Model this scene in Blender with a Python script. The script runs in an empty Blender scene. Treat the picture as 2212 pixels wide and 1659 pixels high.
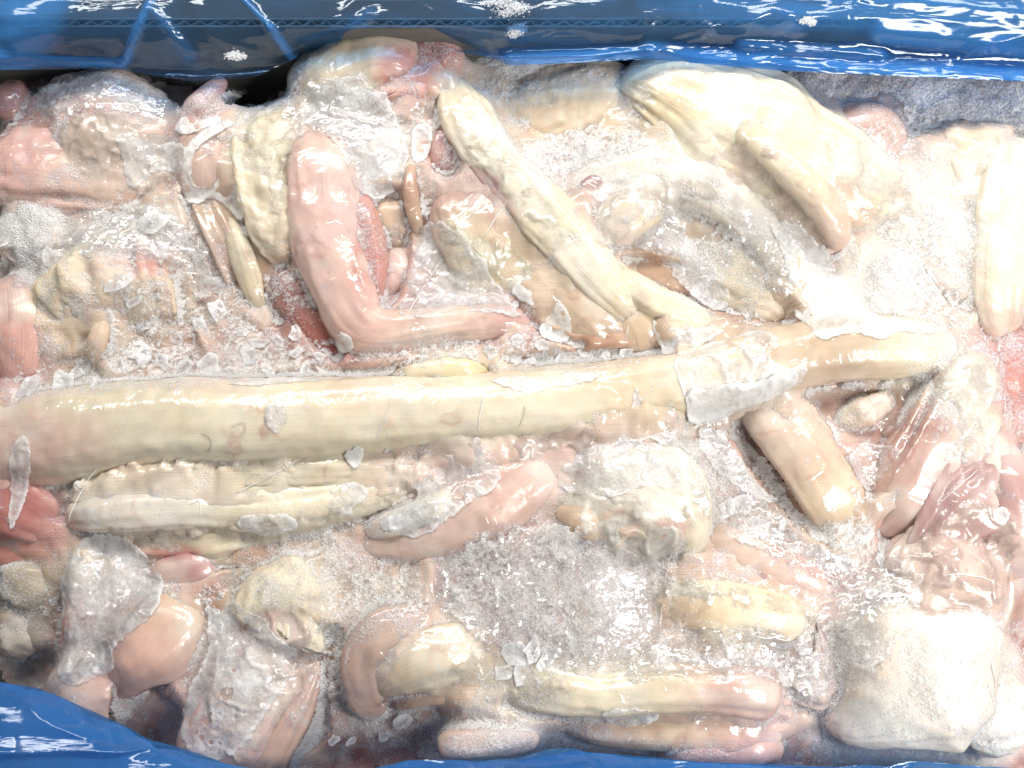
import bpy, math, random
import numpy as np
from mathutils import Vector
from mathutils.bvhtree import BVHTree

random.seed(7)
RNG = np.random.default_rng(11)
scene = bpy.context.scene
COL = scene.collection
R = math.radians
MM = 0.001
SSS = 1.0

# ------------------------------------------------------------------ camera
FOC, DIST, TILT = 36.0, 0.50, R(9)
cam_d = bpy.data.cameras.new("camera")
cam_d.lens = FOC; cam_d.sensor_width = 36.0; cam_d.clip_start = 0.01; cam_d.clip_end = 50
cam = bpy.data.objects.new("camera", cam_d); COL.objects.link(cam)
CAM = np.array([0.0, -DIST * math.sin(TILT), DIST * math.cos(TILT)])
cam.location = CAM; cam.rotation_euler = (TILT, 0, 0)
scene.camera = cam

# ------------------------------------------------------------------ world + lamps
w = bpy.data.worlds.new("World"); scene.world = w; w.use_nodes = True
w.node_tree.nodes["Background"].inputs[0].default_value = (0.97, 0.98, 1.0, 1)
w.node_tree.nodes["Background"].inputs[1].default_value = 0.10

def area(name, loc, target, sx, sy, power, color):
    L = bpy.data.lights.new(name, 'AREA'); L.shape = 'RECTANGLE'
    L.size = sx; L.size_y = sy; L.energy = power; L.color = color
    o = bpy.data.objects.new(name, L); COL.objects.link(o)
    o.location = loc
    o.rotation_euler = (Vector(target) - Vector(loc)).to_track_quat('-Z', 'Y').to_euler()
    return o
area("strip_lamp", (-0.02, 0.46, 0.50), (-0.02, 0.0, 0.0), 1.10, 0.17, 7.0, (1.0, 0.97, 0.92))
area("side_lamp", (0.47, -0.20, 0.46), (0.14, -0.10, 0.0), 0.16, 0.36, 4.0, (1.0, 0.97, 0.93))

vs = scene.view_settings
vs.view_transform = 'Standard'; vs.look = 'None'; vs.exposure = 0.20; vs.gamma = 1.0
vs.use_curve_mapping = False
scene.cycles.use_denoising = True
scene.cycles.max_bounces = 6
scene.cycles.diffuse_bounces = 3
scene.cycles.glossy_bounces = 3
scene.cycles.use_adaptive_sampling = True
scene.cycles.adaptive_threshold = 0.03
scene.cycles.transparent_max_bounces = 16
scene.cycles.caustics_reflective = False
scene.cycles.caustics_refractive = False

# ------------------------------------------------------------------ helpers
ct, st = math.cos(TILT), math.sin(TILT)
VW, VH = 2212.0, 1659.0
def at(vx, vy, z):
    """point of the heap at height z (m) for plan position vx, vy (a 2212 x 1659 plan)"""
    vx = np.asarray(vx, float); vy = np.asarray(vy, float); z = np.asarray(z, float)
    dx = (vx / VW - .5) * 36.0 / FOC
    dy = -(vy / VH - .5) * 27.0 / FOC
    wy = dy * ct + st
    wz = dy * st - ct
    t = (z - CAM[2]) / wz
    return np.stack([CAM[0] + dx * t, CAM[1] + wy * t, z + 0 * t], -1)

def lin(c):
    c = np.asarray(c, float) / 255.0
    c = c.mean() * .13 + c * .87
    rd = max(0.0, float(c[0] - c[1]))
    c = c + np.array([.05, .22, .22]) * rd * (1 if c[0] > .75 else .3)
    yl = max(0.0, float(min(c[0], c[1]) - c[2]))
    c = c + np.array([.14, .22, .58]) * yl
    return np.where(c <= 0.04045, c / 12.92, ((c + 0.055) / 1.055) ** 2.4) * .80

def hash3(i, j, k, seed):
    h = (i * 374761393 + j * 668265263 + k * 2147483647 + seed * 1274126177) & 0xFFFFFFFF
    h = ((h ^ (h >> 13)) * 1274126177) & 0xFFFFFFFF
    h = ((h ^ (h >> 16)) * 2246822519) & 0xFFFFFFFF
    return ((h ^ (h >> 15)) & 0xFFFFFF) / float(0xFFFFFF)

def vnoise(p, scale, seed=0):
    """value noise -1..1 on (n,3) points; scale in metres"""
    q = p / scale
    i = np.floor(q).astype(np.int64); f = q - i
    f = f * f * (3 - 2 * f)
    r = 0
    for a in (0, 1):
        wa = f[:, 0] if a else 1 - f[:, 0]
        for b in (0, 1):
            wb = f[:, 1] if b else 1 - f[:, 1]
            for c in (0, 1):
                wc = f[:, 2] if c else 1 - f[:, 2]
                r = r + wa * wb * wc * hash3(i[:, 0] + a, i[:, 1] + b, i[:, 2] + c, seed)
    return r * 2 - 1
def fbm(p, scale, seed=0, octv=3, gain=.5):
    r = 0; a = 1; s = 0
    for o in range(octv):
        r = r + a * vnoise(p, scale / 2 ** o, seed + o * 17); s += a; a *= gain
    return r / s

def catmull(P, n):
    P = np.asarray(P, float)
    if len(P) == 2:
        t = np.linspace(0, 1, n)[:, None]
        return P[0] * (1 - t) + P[1] * t
    Q = np.vstack([2 * P[0] - P[1], P, 2 * P[-1] - P[-2]])
    t = np.linspace(0, len(P) - 1, n); k = np.minimum(t.astype(int), len(P) - 2); f = (t - k)[:, None]
    a, b, c, d = Q[k], Q[k + 1], Q[k + 2], Q[k + 3]
    return .5 * ((2 * b) + (c - a) * f + (2 * a - 5 * b + 4 * c - d) * f ** 2 + (3 * b - a - 3 * c + d) * f ** 3)

def make_mesh(name, V, F, mat, attrs=None, smooth=True):
    me = bpy.data.meshes.new(name)
    V = np.asarray(V, np.float32); F = np.asarray(F, np.int32)
    k = F.shape[1]
    me.vertices.add(len(V)); me.vertices.foreach_set("co", V.ravel())
    me.loops.add(F.size); me.loops.foreach_set("vertex_index", F.ravel())
    me.polygons.add(len(F))
    me.polygons.foreach_set("loop_start", np.arange(0, F.size, k, dtype=np.int32))
    me.polygons.foreach_set("use_smooth", np.full(len(F), smooth))
    me.update(calc_edges=True)
    for an, (typ, arr) in (attrs or {}).items():
        a = me.attributes.new(an, typ, 'POINT')
        arr = np.asarray(arr, np.float32)
        if typ == 'FLOAT_COLOR':
            if arr.shape[1] == 3: arr = np.hstack([arr, np.ones((len(arr), 1), np.float32)])
            a.data.foreach_set("color", arr.ravel())
        elif typ == 'FLOAT_VECTOR': a.data.foreach_set("vector", arr.ravel())
        else: a.data.foreach_set("value", arr.ravel())
    me.materials.append(mat)
    me.validate()
    o = bpy.data.objects.new(name, me); COL.objects.link(o)
    return o

def tag(o, label=None, cat=None, group=None, kind=None):
    if label: o["label"] = label
    if cat: o["category"] = cat
    if group: o["group"] = group
    if kind: o["kind"] = kind
    return o
def empty(name, loc=(0, 0, 0)):
    o = bpy.data.objects.new(name, None); COL.objects.link(o); o.location = loc
    o.empty_display_size = .01
    return o
def child(o, parent):
    o.parent = parent
    o.matrix_parent_inverse = parent.matrix_basis.inverted()
    return o

# ------------------------------------------------------------------ materials
class NT:
    def __init__(s, name):
        s.m = bpy.data.materials.new(name); s.m.use_nodes = True
        s.t = s.m.node_tree; s.n = s.t.nodes; s.l = s.t.links
        s.n.clear(); s.out = s.n.new("ShaderNodeOutputMaterial")
    def node(s, typ, **kw):
        n = s.n.new(typ)
        for k, v in kw.items(): setattr(n, k, v)
        return n
    def val(s, inp, v):
        if hasattr(v, "is_linked") or isinstance(v, bpy.types.NodeSocket): s.l.new(v, inp)
        else: inp.default_value = v
    def attr(s, name, out="Fac"):
        return s.node("ShaderNodeAttribute", attribute_name=name).outputs[out]
    def math(s, op, a, b=0.0, clamp=False):
        n = s.node("ShaderNodeMath", operation=op, use_clamp=clamp)
        s.val(n.inputs[0], a); s.val(n.inputs[1], b); return n.outputs[0]
    def noise(s, vec, scale, detail=2.0, rough=.5, dist=0.0):
        n = s.node("ShaderNodeTexNoise"); 
        if vec is not None: s.l.new(vec, n.inputs["Vector"])
        n.inputs["Scale"].default_value = scale; n.inputs["Detail"].default_value = detail
        n.inputs["Roughness"].default_value = rough; n.inputs["Distortion"].default_value = dist
        return n.outputs["Fac"]
    def voro(s, vec, scale, feature='F1'):
        n = s.node("ShaderNodeTexVoronoi", feature=feature)
        if vec is not None: s.l.new(vec, n.inputs["Vector"])
        n.inputs["Scale"].default_value = scale
        return n
    def ramp(s, v, lo, hi, a=0.0, b=1.0):
        n = s.node("ShaderNodeMapRange", clamp=True); s.l.new(v, n.inputs[0])
        n.inputs[1].default_value = lo; n.inputs[2].default_value = hi
        n.inputs[3].default_value = a; n.inputs[4].default_value = b
        return n.outputs[0]
    def mix(s, f, a, b, blend='MIX'):
        n = s.node("ShaderNodeMix", data_type='RGBA', blend_type=blend)
        s.val(n.inputs[0], f); s.val(n.inputs[6], a); s.val(n.inputs[7], b); return n.outputs[2]
    def mapping(s, vec, scale):
        n = s.node("ShaderNodeMapping"); s.l.new(vec, n.inputs[0]); n.inputs["Scale"].default_value = scale
        return n.outputs[0]
    def bump(s, h, strength, dist, prev=None):
        n = s.node("ShaderNodeBump"); n.inputs["Strength"].default_value = strength
        n.inputs["Distance"].default_value = dist; s.l.new(h, n.inputs["Height"])
        if prev is not None: s.l.new(prev, n.inputs["Normal"])
        return n.outputs[0]

def meat_material(name, rough=.34, coat=.5, striate=.1, sss=.3, wrinkle=.3, veil=False):
    s = NT(name)
    obj = s.node("ShaderNodeTexCoord").outputs["Object"]
    uv = s.attr("tube_uv", "Vector")
    col = s.attr("Col", "Color"); rime = s.attr("rime"); var = s.attr("vary")
    fib = s.noise(s.mapping(uv, (30, 1900, 1)), 1.0, 2, .6)
    g1 = s.noise(obj, 850, 2, .75)
    m = s.ramp(s.math('ADD', fib, s.math('MULTIPLY', s.math('SUBTRACT', g1, .5), .5)), .25, .75, 1 - striate, 1.0 + striate * .6)
    cc = s.node("ShaderNodeCombineColor"); s.l.new(m, cc.inputs[0]); s.l.new(m, cc.inputs[1]); s.l.new(m, cc.inputs[2])
    base = s.mix(1.0, col, cc.outputs[0], 'MULTIPLY')
    # rime: fine ice crystals growing on the skin
    rf = s.math('ADD', rime, s.math('MULTIPLY', s.math('SUBTRACT', g1, .5), 1.7))
    rmask = s.ramp(rf, .30, .85, 0, .85)
    base = s.mix(rmask, base, (.84, .85, .87, 1))
    b = s.node("ShaderNodeBsdfPrincipled")
    s.l.new(base, b.inputs["Base Color"])
    s.l.new(s.ramp(var, 0, 1, rough + .14, rough - .1), b.inputs["Roughness"])
    b.inputs["Subsurface Weight"].default_value = sss * SSS
    b.inputs["Subsurface Radius"].default_value = (1.0, .45, .28)
    b.inputs["Subsurface Scale"].default_value = .005
    b.inputs["IOR"].default_value = 1.38
    s.l.new(s.math('MULTIPLY', s.ramp(var, .3, .62, .08, 1.0), s.math('MULTIPLY', s.ramp(rmask, 0, .6, 1, .1), coat)), b.inputs["Coat Weight"])
    b.inputs["Coat Roughness"].default_value = .07
    b.inputs["Coat IOR"].default_value = 1.65
    h = s.math('ADD', s.math('MULTIPLY', fib, striate * 1.6), s.math('MULTIPLY', g1, s.math('ADD', s.math('MULTIPLY', rmask, 1.2), .05)))
    s.l.new(s.bump(h, .8, .0010), b.inputs["Normal"])
    # glaze wrinkles of the thin ice skin
    wv = s.noise(s.mapping(uv, (85, 48, 1)), 1.0, 2, .55, .8)
    wr = s.math('ABSOLUTE', s.math('SUBTRACT', wv, .5))
    hc = s.math('ADD', s.ramp(wr, 0, .07, wrinkle * .6, 0), s.math('MULTIPLY', wv, 1.0))
    s.l.new(s.bump(hc, .5, .0022), b.inputs["Coat Normal"])
    if veil:
        t = s.node("ShaderNodeBsdfTransparent"); mx = s.node("ShaderNodeMixShader")
        al = s.math('ADD', s.attr("alpha"), s.math('MULTIPLY', s.math('SUBTRACT', g1, .5), .5))
        s.l.new(s.ramp(al, 0.0, 1.0, .0, .92), mx.inputs[0]); s.l.new(t.outputs[0], mx.inputs[1]); s.l.new(b.outputs[0], mx.inputs[2])
        s.l.new(mx.outputs[0], s.out.inputs[0])
    else: s.l.new(b.outputs[0], s.out.inputs[0])
    return s.m

M_TENDON = meat_material("glazed_tendon", .26, 1.0, .07, .3, .25)
M_PALE = meat_material("pale_tendon", .40, .5, .12, .3, .25)
M_FAT = meat_material("frozen_fat", .50, .25, .04, .3, .1)
M_MUSCLE = meat_material("raw_muscle", .30, .8, .16, .3, .25)
M_VEIL = meat_material("membrane", .30, .9, .06, 0, .2, True)

def frost_material():
    s = NT("frost")
    obj = s.node("ShaderNodeTexCoord").outputs["Object"]
    th = s.attr("thick"); gr = s.attr("grain")
    g1 = s.noise(obj, 1000, 1, .75)
    b = s.node("ShaderNodeBsdfPrincipled")
    base = s.mix(s.ramp(gr, 0, 1), (.78, .79, .82, 1), (.94, .94, .93, 1))
    s.l.new(base, b.inputs["Base Color"])
    b.inputs["Roughness"].default_value = .32
    b.inputs["IOR"].default_value = 1.31
    b.inputs["Specular IOR Level"].default_value = .7
    s.l.new(s.bump(g1, 1.0, .0016), b.inputs["Normal"])
    t = s.node("ShaderNodeBsdfTransparent"); t.inputs[0].default_value = (.96, .97, 1, 1)
    a = s.math('ADD', s.ramp(th, 0.0, 2.4, .0, .74), s.math('MULTIPLY', s.math('SUBTRACT', gr, .5), .75))
    a = s.math('ADD', a, s.math('MULTIPLY', s.math('SUBTRACT', g1, .5), .9))
    mx = s.node("ShaderNodeMixShader")
    s.l.new(s.ramp(a, .05, .65, .0, .90), mx.inputs[0]); s.l.new(t.outputs[0], mx.inputs[1])
    tr = s.node("ShaderNodeBsdfTranslucent"); tr.inputs[0].default_value = (.96, .96, .97, 1)
    bt = s.node("ShaderNodeMixShader"); bt.inputs[0].default_value = .28
    s.l.new(b.outputs[0], bt.inputs[1]); s.l.new(tr.outputs[0], bt.inputs[2]); s.l.new(bt.outputs[0], mx.inputs[2])
    s.l.new(mx.outputs[0], s.out.inputs[0])
    return s.m
M_FROST = frost_material()

def crystal_material():
    s = NT("ice_crystal")
    b = s.node("ShaderNodeBsdfPrincipled")
    b.inputs["Base Color"].default_value = (.9, .93, .96, 1)
    b.inputs["Roughness"].default_value = .12; b.inputs["IOR"].default_value = 1.31
    b.inputs["Specular IOR Level"].default_value = .9
    t = s.node("ShaderNodeBsdfTransparent"); mx = s.node("ShaderNodeMixShader"); mx.inputs[0].default_value = .45
    s.l.new(t.outputs[0], mx.inputs[1]); s.l.new(b.outputs[0], mx.inputs[2])
    s.l.new(mx.outputs[0], s.out.inputs[0]); return s.m
M_CRYS = crystal_material()

def film_material(name, tint, body, grain, rough=.28, soft=.7):
    """thin sheet of ice: milky rim, clearer middle with trapped frost"""
    s = NT(name)
    obj = s.node("ShaderNodeTexCoord").outputs["Object"]
    rim = s.attr("rim")
    g1 = s.noise(obj, 850, 2, .8); g3 = s.noise(obj, 70, 3, .65)
    b = s.node("ShaderNodeBsdfPrincipled")
    b.inputs["Base Color"].default_value = (*tint, 1)
    b.inputs["IOR"].default_value = 1.31
    s.l.new(s.ramp(g3, .3, .7, rough - .14, rough + .2), b.inputs["Roughness"])
    b.inputs["Specular IOR Level"].default_value = .9
    h = s.math('ADD', s.math('MULTIPLY', g3, 1.2), s.math('MULTIPLY', g1, .45 * grain))
    s.l.new(s.bump(h, soft, .0022), b.inputs["Normal"])
    t = s.node("ShaderNodeBsdfTransparent"); t.inputs[0].default_value = (.985, .985, .985, 1)
    gl = s.node("ShaderNodeBsdfGlossy"); gl.inputs["Roughness"].default_value = .10
    s.l.new(s.bump(g3, .8, .003), gl.inputs["Normal"])
    cl = s.node("ShaderNodeMixShader"); cl.inputs[0].default_value = .055
    s.l.new(t.outputs[0], cl.inputs[1]); s.l.new(gl.outputs[0], cl.inputs[2])
    a = s.math('ADD', s.ramp(rim, -1.0, 1.0, body - .7, body + .7), s.math('MULTIPLY', s.math('SUBTRACT', g1, .5), 1.2 * grain))
    a = s.math('ADD', a, s.math('MULTIPLY', s.math('SUBTRACT', g3, .5), 2.2))
    mx = s.node("ShaderNodeMixShader")
    s.l.new(s.ramp(a, 0.0, 1.0, .05, .93), mx.inputs[0]); tr = s.node("ShaderNodeBsdfTranslucent"); tr.inputs[0].default_value = (.97, .97, .98, 1)
    bt = s.node("ShaderNodeMixShader"); bt.inputs[0].default_value = .38
    s.l.new(b.outputs[0], bt.inputs[1]); s.l.new(tr.outputs[0], bt.inputs[2])
    s.l.new(cl.outputs[0], mx.inputs[1]); s.l.new(bt.outputs[0], mx.inputs[2])
    s.l.new(mx.outputs[0], s.out.inputs[0])
    return s.m
M_FILM = film_material("ice_sheet", (.92, .93, .94), .46, .6, .16)
M_FILM_W = film_material("white_ice_sheet", (.93, .94, .93), .85, .35, .18)
M_FILM_G = film_material("grey_ice_sheet", (.86, .86, .88), .44, .8, .2)

M_VEILICE = film_material("frost_veil", (.95, .94, .93), .10, 1.4, .38, .35)

def liner_material():
    s = NT("blue_liner_film")
    obj = s.node("ShaderNodeTexCoord").outputs["Object"]
    lay = s.attr("layers")
    b = s.node("ShaderNodeBsdfPrincipled")
    b.inputs["Base Color"].default_value = (.07, .31, .78, 1)
    b.inputs["Roughness"].default_value = .13; b.inputs["IOR"].default_value = 1.5
    b.inputs["Specular IOR Level"].default_value = .7
    b.inputs["Transmission Weight"].default_value = 0
    n1 = s.bump(s.noise(obj, 32, 2, .5, 1.2), .5, .006)
    n2 = s.bump(s.noise(s.mapping(obj, (30, 160, 60)), 1.0, 2, .5, 1.0), .4, .002, n1)
    s.l.new(n2, b.inputs["Normal"])
    tl = s.node("ShaderNodeBsdfTranslucent"); tl.inputs[0].default_value = (.10, .42, .92, 1)
    am = s.node("ShaderNodeMixShader"); am.inputs[0].default_value = .45
    s.l.new(b.outputs[0], am.inputs[1]); s.l.new(tl.outputs[0], am.inputs[2])
    t = s.node("ShaderNodeBsdfTransparent"); t.inputs[0].default_value = (.50, .70, .93, 1)
    gl = s.node("ShaderNodeBsdfGlossy"); gl.inputs["Roughness"].default_value = .12; gl.inputs[0].default_value = (.9, .95, 1, 1)
    s.l.new(n2, gl.inputs["Normal"])
    cl = s.node("ShaderNodeMixShader"); cl.inputs[0].default_value = .07
    s.l.new(t.outputs[0], cl.inputs[1]); s.l.new(gl.outputs[0], cl.inputs[2])
    mx = s.node("ShaderNodeMixShader"); s.l.new(lay, mx.inputs[0])
    s.l.new(cl.outputs[0], mx.inputs[1]); s.l.new(am.outputs[0], mx.inputs[2])
    s.l.new(mx.outputs[0], s.out.inputs[0])
    return s.m
M_LINER = liner_material()

def card_material(name, ca, cb):
    s = NT(name)
    obj = s.node("ShaderNodeTexCoord").outputs["Object"]
    n = s.noise(s.mapping(obj, (40, 300, 300)), 1.0, 4, .6)
    c = s.mix(s.ramp(n, .3, .7), ca, cb)
    b = s.node("ShaderNodeBsdfPrincipled"); s.l.new(c, b.inputs["Base Color"]); b.inputs["Roughness"].default_value = .8
    s.l.new(s.bump(n, .3, .0004), b.inputs["Normal"]); s.l.new(b.outputs[0], s.out.inputs[0]); return s.m
M_CARD = card_material("grey_cardboard", (.13, .13, .12, 1), (.19, .185, .165, 1))
M_FLAP = card_material("buff_cardboard", (.42, .38, .29, 1), (.52, .48, .38, 1))
def hair_material():
    s = NT("dark_hair"); b = s.node("ShaderNodeBsdfPrincipled")
    b.inputs["Base Color"].default_value = (.02, .015, .012, 1); b.inputs["Roughness"].default_value = .4
    s.l.new(b.outputs[0], s.out.inputs[0]); return s.m
M_HAIR = hair_material()

# ------------------------------------------------------------------ tissue colours (sRGB)
CR = (232, 212, 168); WH = (240, 228, 204); PK = (226, 178, 160); SA = (222, 142, 122); TA = (214, 180, 136)
MV = (182, 142, 136); YE = (226, 196, 128); RD = (178, 78, 70); BR = (158, 116, 90); LP = (234, 202, 186)
DK = (120, 74, 62)

# stains and patches of other tissue: plan x, y, radius x, radius y, colour, strength
SPOTS = [
    (36, 1085, 70, 95, RD, .5), (110, 1130, 90, 50, (190, 110, 98), .5), (90, 970, 110, 70, (214, 160, 145), .7),
    (180, 960, 90, 60, (222, 180, 158), .6),
    (880, 185, 60, 55, SA, 1.0), (950, 130, 50, 45, (205, 110, 95), .9), (700, 190, 30, 30, YE, .5),
    (1040, 420, 70, 55, MV, .9), (1080, 470, 60, 60, (190, 150, 140), .8), (1010, 530, 90, 90, (226, 208, 160), .6),
    (330, 560, 70, 50, SA, .9), (250, 570, 60, 40, (225, 175, 150), .7), (120, 640, 60, 70, YE, .7), (370, 660, 120, 60, (224, 186, 130), .7),
    (790, 600, 30, 90, (205, 120, 105), .6), (770, 720, 60, 40, (220, 165, 145), .6),
    (1330, 950, 150, 25, (205, 150, 140), .8), (1230, 990, 70, 40, (210, 160, 150), .6),
    (1450, 270, 100, 60, YE, .7), (1880, 500, 80, 60, YE, .6), (1790, 470, 70, 60, (226, 186, 150), .8),
    (2070, 300, 60, 60, (226, 190, 150), .6), (2100, 1060, 120, 90, (190, 150, 146), .8),
    (400, 1220, 60, 40, (190, 130, 130), .9), (330, 1200, 60, 40, (220, 165, 145), .7), (380, 1190, 90, 20, (170, 70, 60), .6),
    (640, 1300, 70, 50, (224, 190, 140), .7), (600, 1280, 90, 50, (240, 224, 180), .6),
    (1440, 1140, 50, 25, (215, 160, 140), .8), (1320, 1130, 60, 40, (215, 165, 120), .7),
    (1600, 1490, 100, 40, (215, 165, 150), .8), (1450, 1320, 60, 30, (235, 195, 130), .6),
    (2150, 820, 90, 110, (205, 120, 105), .8), (1950, 920, 70, 60, (190, 130, 110), .6),
    (180, 240, 130, 70, (222, 160, 135), .8), (60, 330, 90, 80, (222, 165, 150), .7),
    (60, 1250, 50, 40, (200, 170, 110), .6),
]
SPOTW = []
for sx_, sy_, rx_, ry_, c_, k_ in SPOTS:
    p = at(sx_, sy_, .008); u = at(sx_ + 1, sy_, .008)[0] - p[0]
    SPOTW.append((p[0], p[1], rx_ * u, ry_ * u, lin(c_), k_))

def tint(V, C):
    nz = fbm(V, .012, 91, 3) * .45
    for x, y, rx, ry, c, k in SPOTW:
        d = np.sqrt(((V[:, 0] - x) / rx) ** 2 + ((V[:, 1] - y) / ry) ** 2) + nz
        f = np.clip((1.15 - d) / .55, 0, 1)[:, None] * k
        C = C * (1 - f) + c * f
    return C

# ------------------------------------------------------------------ strands of tissue
HEAP_V, HEAP_F, HEAP_N = [], [], 0
HEAP_C, HEAP_R = [], []
def heap_add(V, F, C, rm):
    global HEAP_N
    HEAP_C.append(C); HEAP_R.append(rm)
    HEAP_V.append(V); HEAP_F.append(F + HEAP_N); HEAP_N += len(V)

def strand(name, pts, mat, flat=.62, lump=.10, ridges=0, ridge_amp=.06, grain=.3, cap=(1, 1), rime=0.0,
           roll=0.0, power=2.3, res=.0011, seed=None, heap=True, spots=True, groove=None, foldamp=.09, lob=None, wide=1.25, dive=(6, 6), skirt=.34):
    """pts rows: plan x, plan y, half width (plan units), height of its top in mm, colour"""
    seed = random.randrange(9999) if seed is None else seed
    A = []
    for q in pts:
        x, y, hw, zt, c = q[:5]
        hw = hw * wide
        u = .000226
        th = hw * u * flat
        p = at(x, y, zt * MM - th * .6)
        uu = at(x + 1, y, zt * MM - th * .6)[0] - p[0]
        p[2] = zt * MM - th
        rm = q[5] if len(q) > 5 else rime
        A.append([*p, hw * uu, th, *lin(c), rm])
    A = np.array(A)
    L = np.linalg.norm(np.diff(A[:, :3], axis=0), axis=1).sum()
    n = int(max(10, L / res * .8))
    # even spacing along length
    D = catmull(A, n * 4)
    s = np.concatenate([[0], np.cumsum(np.linalg.norm(np.diff(D[:, :3], axis=0), axis=1))])
    se = np.linspace(0, s[-1], n)
    # denser at the caps
    cl0, cl1 = [max(.002, A[i][3] * cap[j]) for j, i in ((0, 0), (1, -1))]
    tt = np.linspace(0, 1, 12)[1:]
    se = np.unique(np.concatenate([se, cl0 * (1 - np.cos(tt * np.pi / 2)) if cap[0] else [], s[-1] - cl1 * (1 - np.cos(tt * np.pi / 2)) if cap[1] else []]))
    se = se[np.concatenate([[True], np.diff(se) > 1e-5])]
    n = len(se)
    D = np.stack([np.interp(se, s, D[:, k]) for k in range(D.shape[1])], 1)
    for dv, dist, hw_ in ((dive[0], se, A[min(1, len(A) - 1)][3]), (dive[1], s[-1] - se, A[-2][3])):
        D[:, 2] -= dv * MM * np.clip(1 - dist / (1.5 * hw_ + .004), 0, 1) ** 1.6
    T = np.gradient(D[:, :3], axis=0); T /= np.linalg.norm(T, axis=1)[:, None] + 1e-12
    lat = np.cross(T, [0, 0, 1.0]); lat /= np.linalg.norm(lat, axis=1)[:, None] + 1e-9
    up = np.cross(lat, T)
    wd, th = D[:, 3].copy(), D[:, 4].copy()
    f = np.ones(n)
    if cap[0]: f = np.minimum(f, np.sqrt(np.clip(1 - (1 - np.clip(se / cl0, 0, 1)) ** 2, 0, 1)))
    if cap[1]: f = np.minimum(f, np.sqrt(np.clip(1 - (1 - np.clip((s[-1] - se) / cl1, 0, 1)) ** 2, 0, 1)))
    f = np.maximum(f, .01)
    wd *= f; th *= f
    per = 2 * np.pi * np.sqrt((D[:, 3].max() ** 2 + D[:, 4].max() ** 2) / 2)
    nr = int(np.clip(per / res, 20, 170))
    a = np.linspace(0, 2 * np.pi, nr, endpoint=False)
    ca, sa = np.cos(a), np.sin(a)
    e = 2.0 / power
    cx = np.sign(ca) * np.abs(ca) ** e; sx = np.sign(sa) * np.abs(sa) ** e
    ph = np.interp(se, [0, s[-1]], [0, roll])[:, None]
    rr = np.ones((n, nr))
    if ridges:
        w1 = vnoise(np.stack([se * 0, se, se * 0 + seed], 1), .05, seed)[:, None] * .8
        rr += ridge_amp * np.sin(a[None] * ridges + w1 * 3 + seed) + ridge_amp * .5 * np.sin(a[None] * (ridges * 2 + 1) + w1 * 5)
    if groove:
        for ga, gw, gd in groove:   # angle, width, depth
            dd = np.angle(np.exp(1j * (a[None] - ga + .08 * vnoise(np.stack([se, se * 0, se * 0], 1), .04, seed + 3)[:, None])))
            rr -= gd * np.exp(-(dd / gw) ** 2)
    sl_ = np.stack([se, se * 0, se * 0], 1)
    flare = np.where(cx[None] > 0, np.clip(fbm(sl_, .028, seed + 31, 2) + .25, -.2, 1)[:, None], np.clip(fbm(sl_, .028, seed + 32, 2) + .25, -.2, 1)[:, None])
    rrx = rr * (1 + skirt * flare * np.clip(.55 - sx[None], 0, 1.2))
    X = cx[None] * wd[:, None] * rrx; Z = sx[None] * th[:, None] * rr
    X, Z = X * np.cos(ph) - Z * np.sin(ph), X * np.sin(ph) + Z * np.cos(ph)
    V = D[:, None, :3] + lat[:, None] * X[..., None] + up[:, None] * Z[..., None]
    nd = lat[:, None] * (cx[None] / np.maximum(wd, 1e-4)[:, None])[..., None] + up[:, None] * (sx[None] / np.maximum(th, 1e-4)[:, None])[..., None]
    nd /= np.linalg.norm(nd, axis=2)[..., None] + 1e-9
    V = V.reshape(-1, 3); nd = nd.reshape(-1, 3)
    hw = np.repeat(wd, nr)
    vu = np.stack([np.repeat(se, nr) / .034, np.tile(a / (2 * np.pi) * per, n) / .009, np.full(n * nr, seed * 1.7)], 1)
    fold = 1 - np.abs(fbm(vu, 1.0, seed + 41, 2)) * 3.2
    capf = 1 + 1.6 * (1 - np.repeat(f, nr))
    V = V + nd * ((lump + .05) * capf * hw * (fbm(V, .022, seed, 3) + .5 * fbm(V, .05, seed + 2, 1)))[:, None] + nd * (foldamp * (.3 + lump * 3) * hw * np.minimum(fold, .6))[:, None] + nd * (grain * MM * fbm(V, .0032, seed + 5, 3))[:, None]
    lobe = (.75 if mat is M_FAT else .28 if mat is M_PALE else .14) if lob is None else lob
    bl = np.abs(fbm(V, .0075, seed + 51, 2)) + .6 * np.abs(fbm(V, .0038, seed + 52, 2))
    V = V + nd * (lobe * .0017 * (bl - .35))[:, None]
    i = np.arange(n - 1)[:, None]; j = np.arange(nr)[None]
    j2 = (j + 1) % nr
    F = np.stack([i * nr + j, i * nr + j2, (i + 1) * nr + j2, (i + 1) * nr + j], -1).reshape(-1, 4)
    # closing fans
    c0 = len(V); V = np.vstack([V, V[:nr].mean(0), V[(n - 1) * nr:n * nr].mean(0)])
    jj = np.arange(nr); jk = (jj + 1) % nr
    F = np.vstack([F, np.stack([np.full(nr, c0), jk, jj, jj], 1), np.stack([np.full(nr, c0 + 1), (n - 1) * nr + jj, (n - 1) * nr + jk, (n - 1) * nr + jk], 1)])
    C = np.vstack([np.repeat(D[:, 5:8], nr, 0), D[:1, 5:8], D[-1:, 5:8]])
    rim = np.concatenate([np.repeat(D[:, 8], nr), D[:1, 8], D[-1:, 8]])
    hue = fbm(V, .016, seed + 9, 3)[:, None]
    C = C * (1 + hue * np.array([.05, .10, .16]))
    if spots: C = tint(V, C)
    pale = np.clip((fbm(V, .018, seed + 61, 4) - .08) / .35, 0, 1)[:, None] * .45
    C = C * (1 - pale) + lin((238, 226, 206)) * pale
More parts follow.
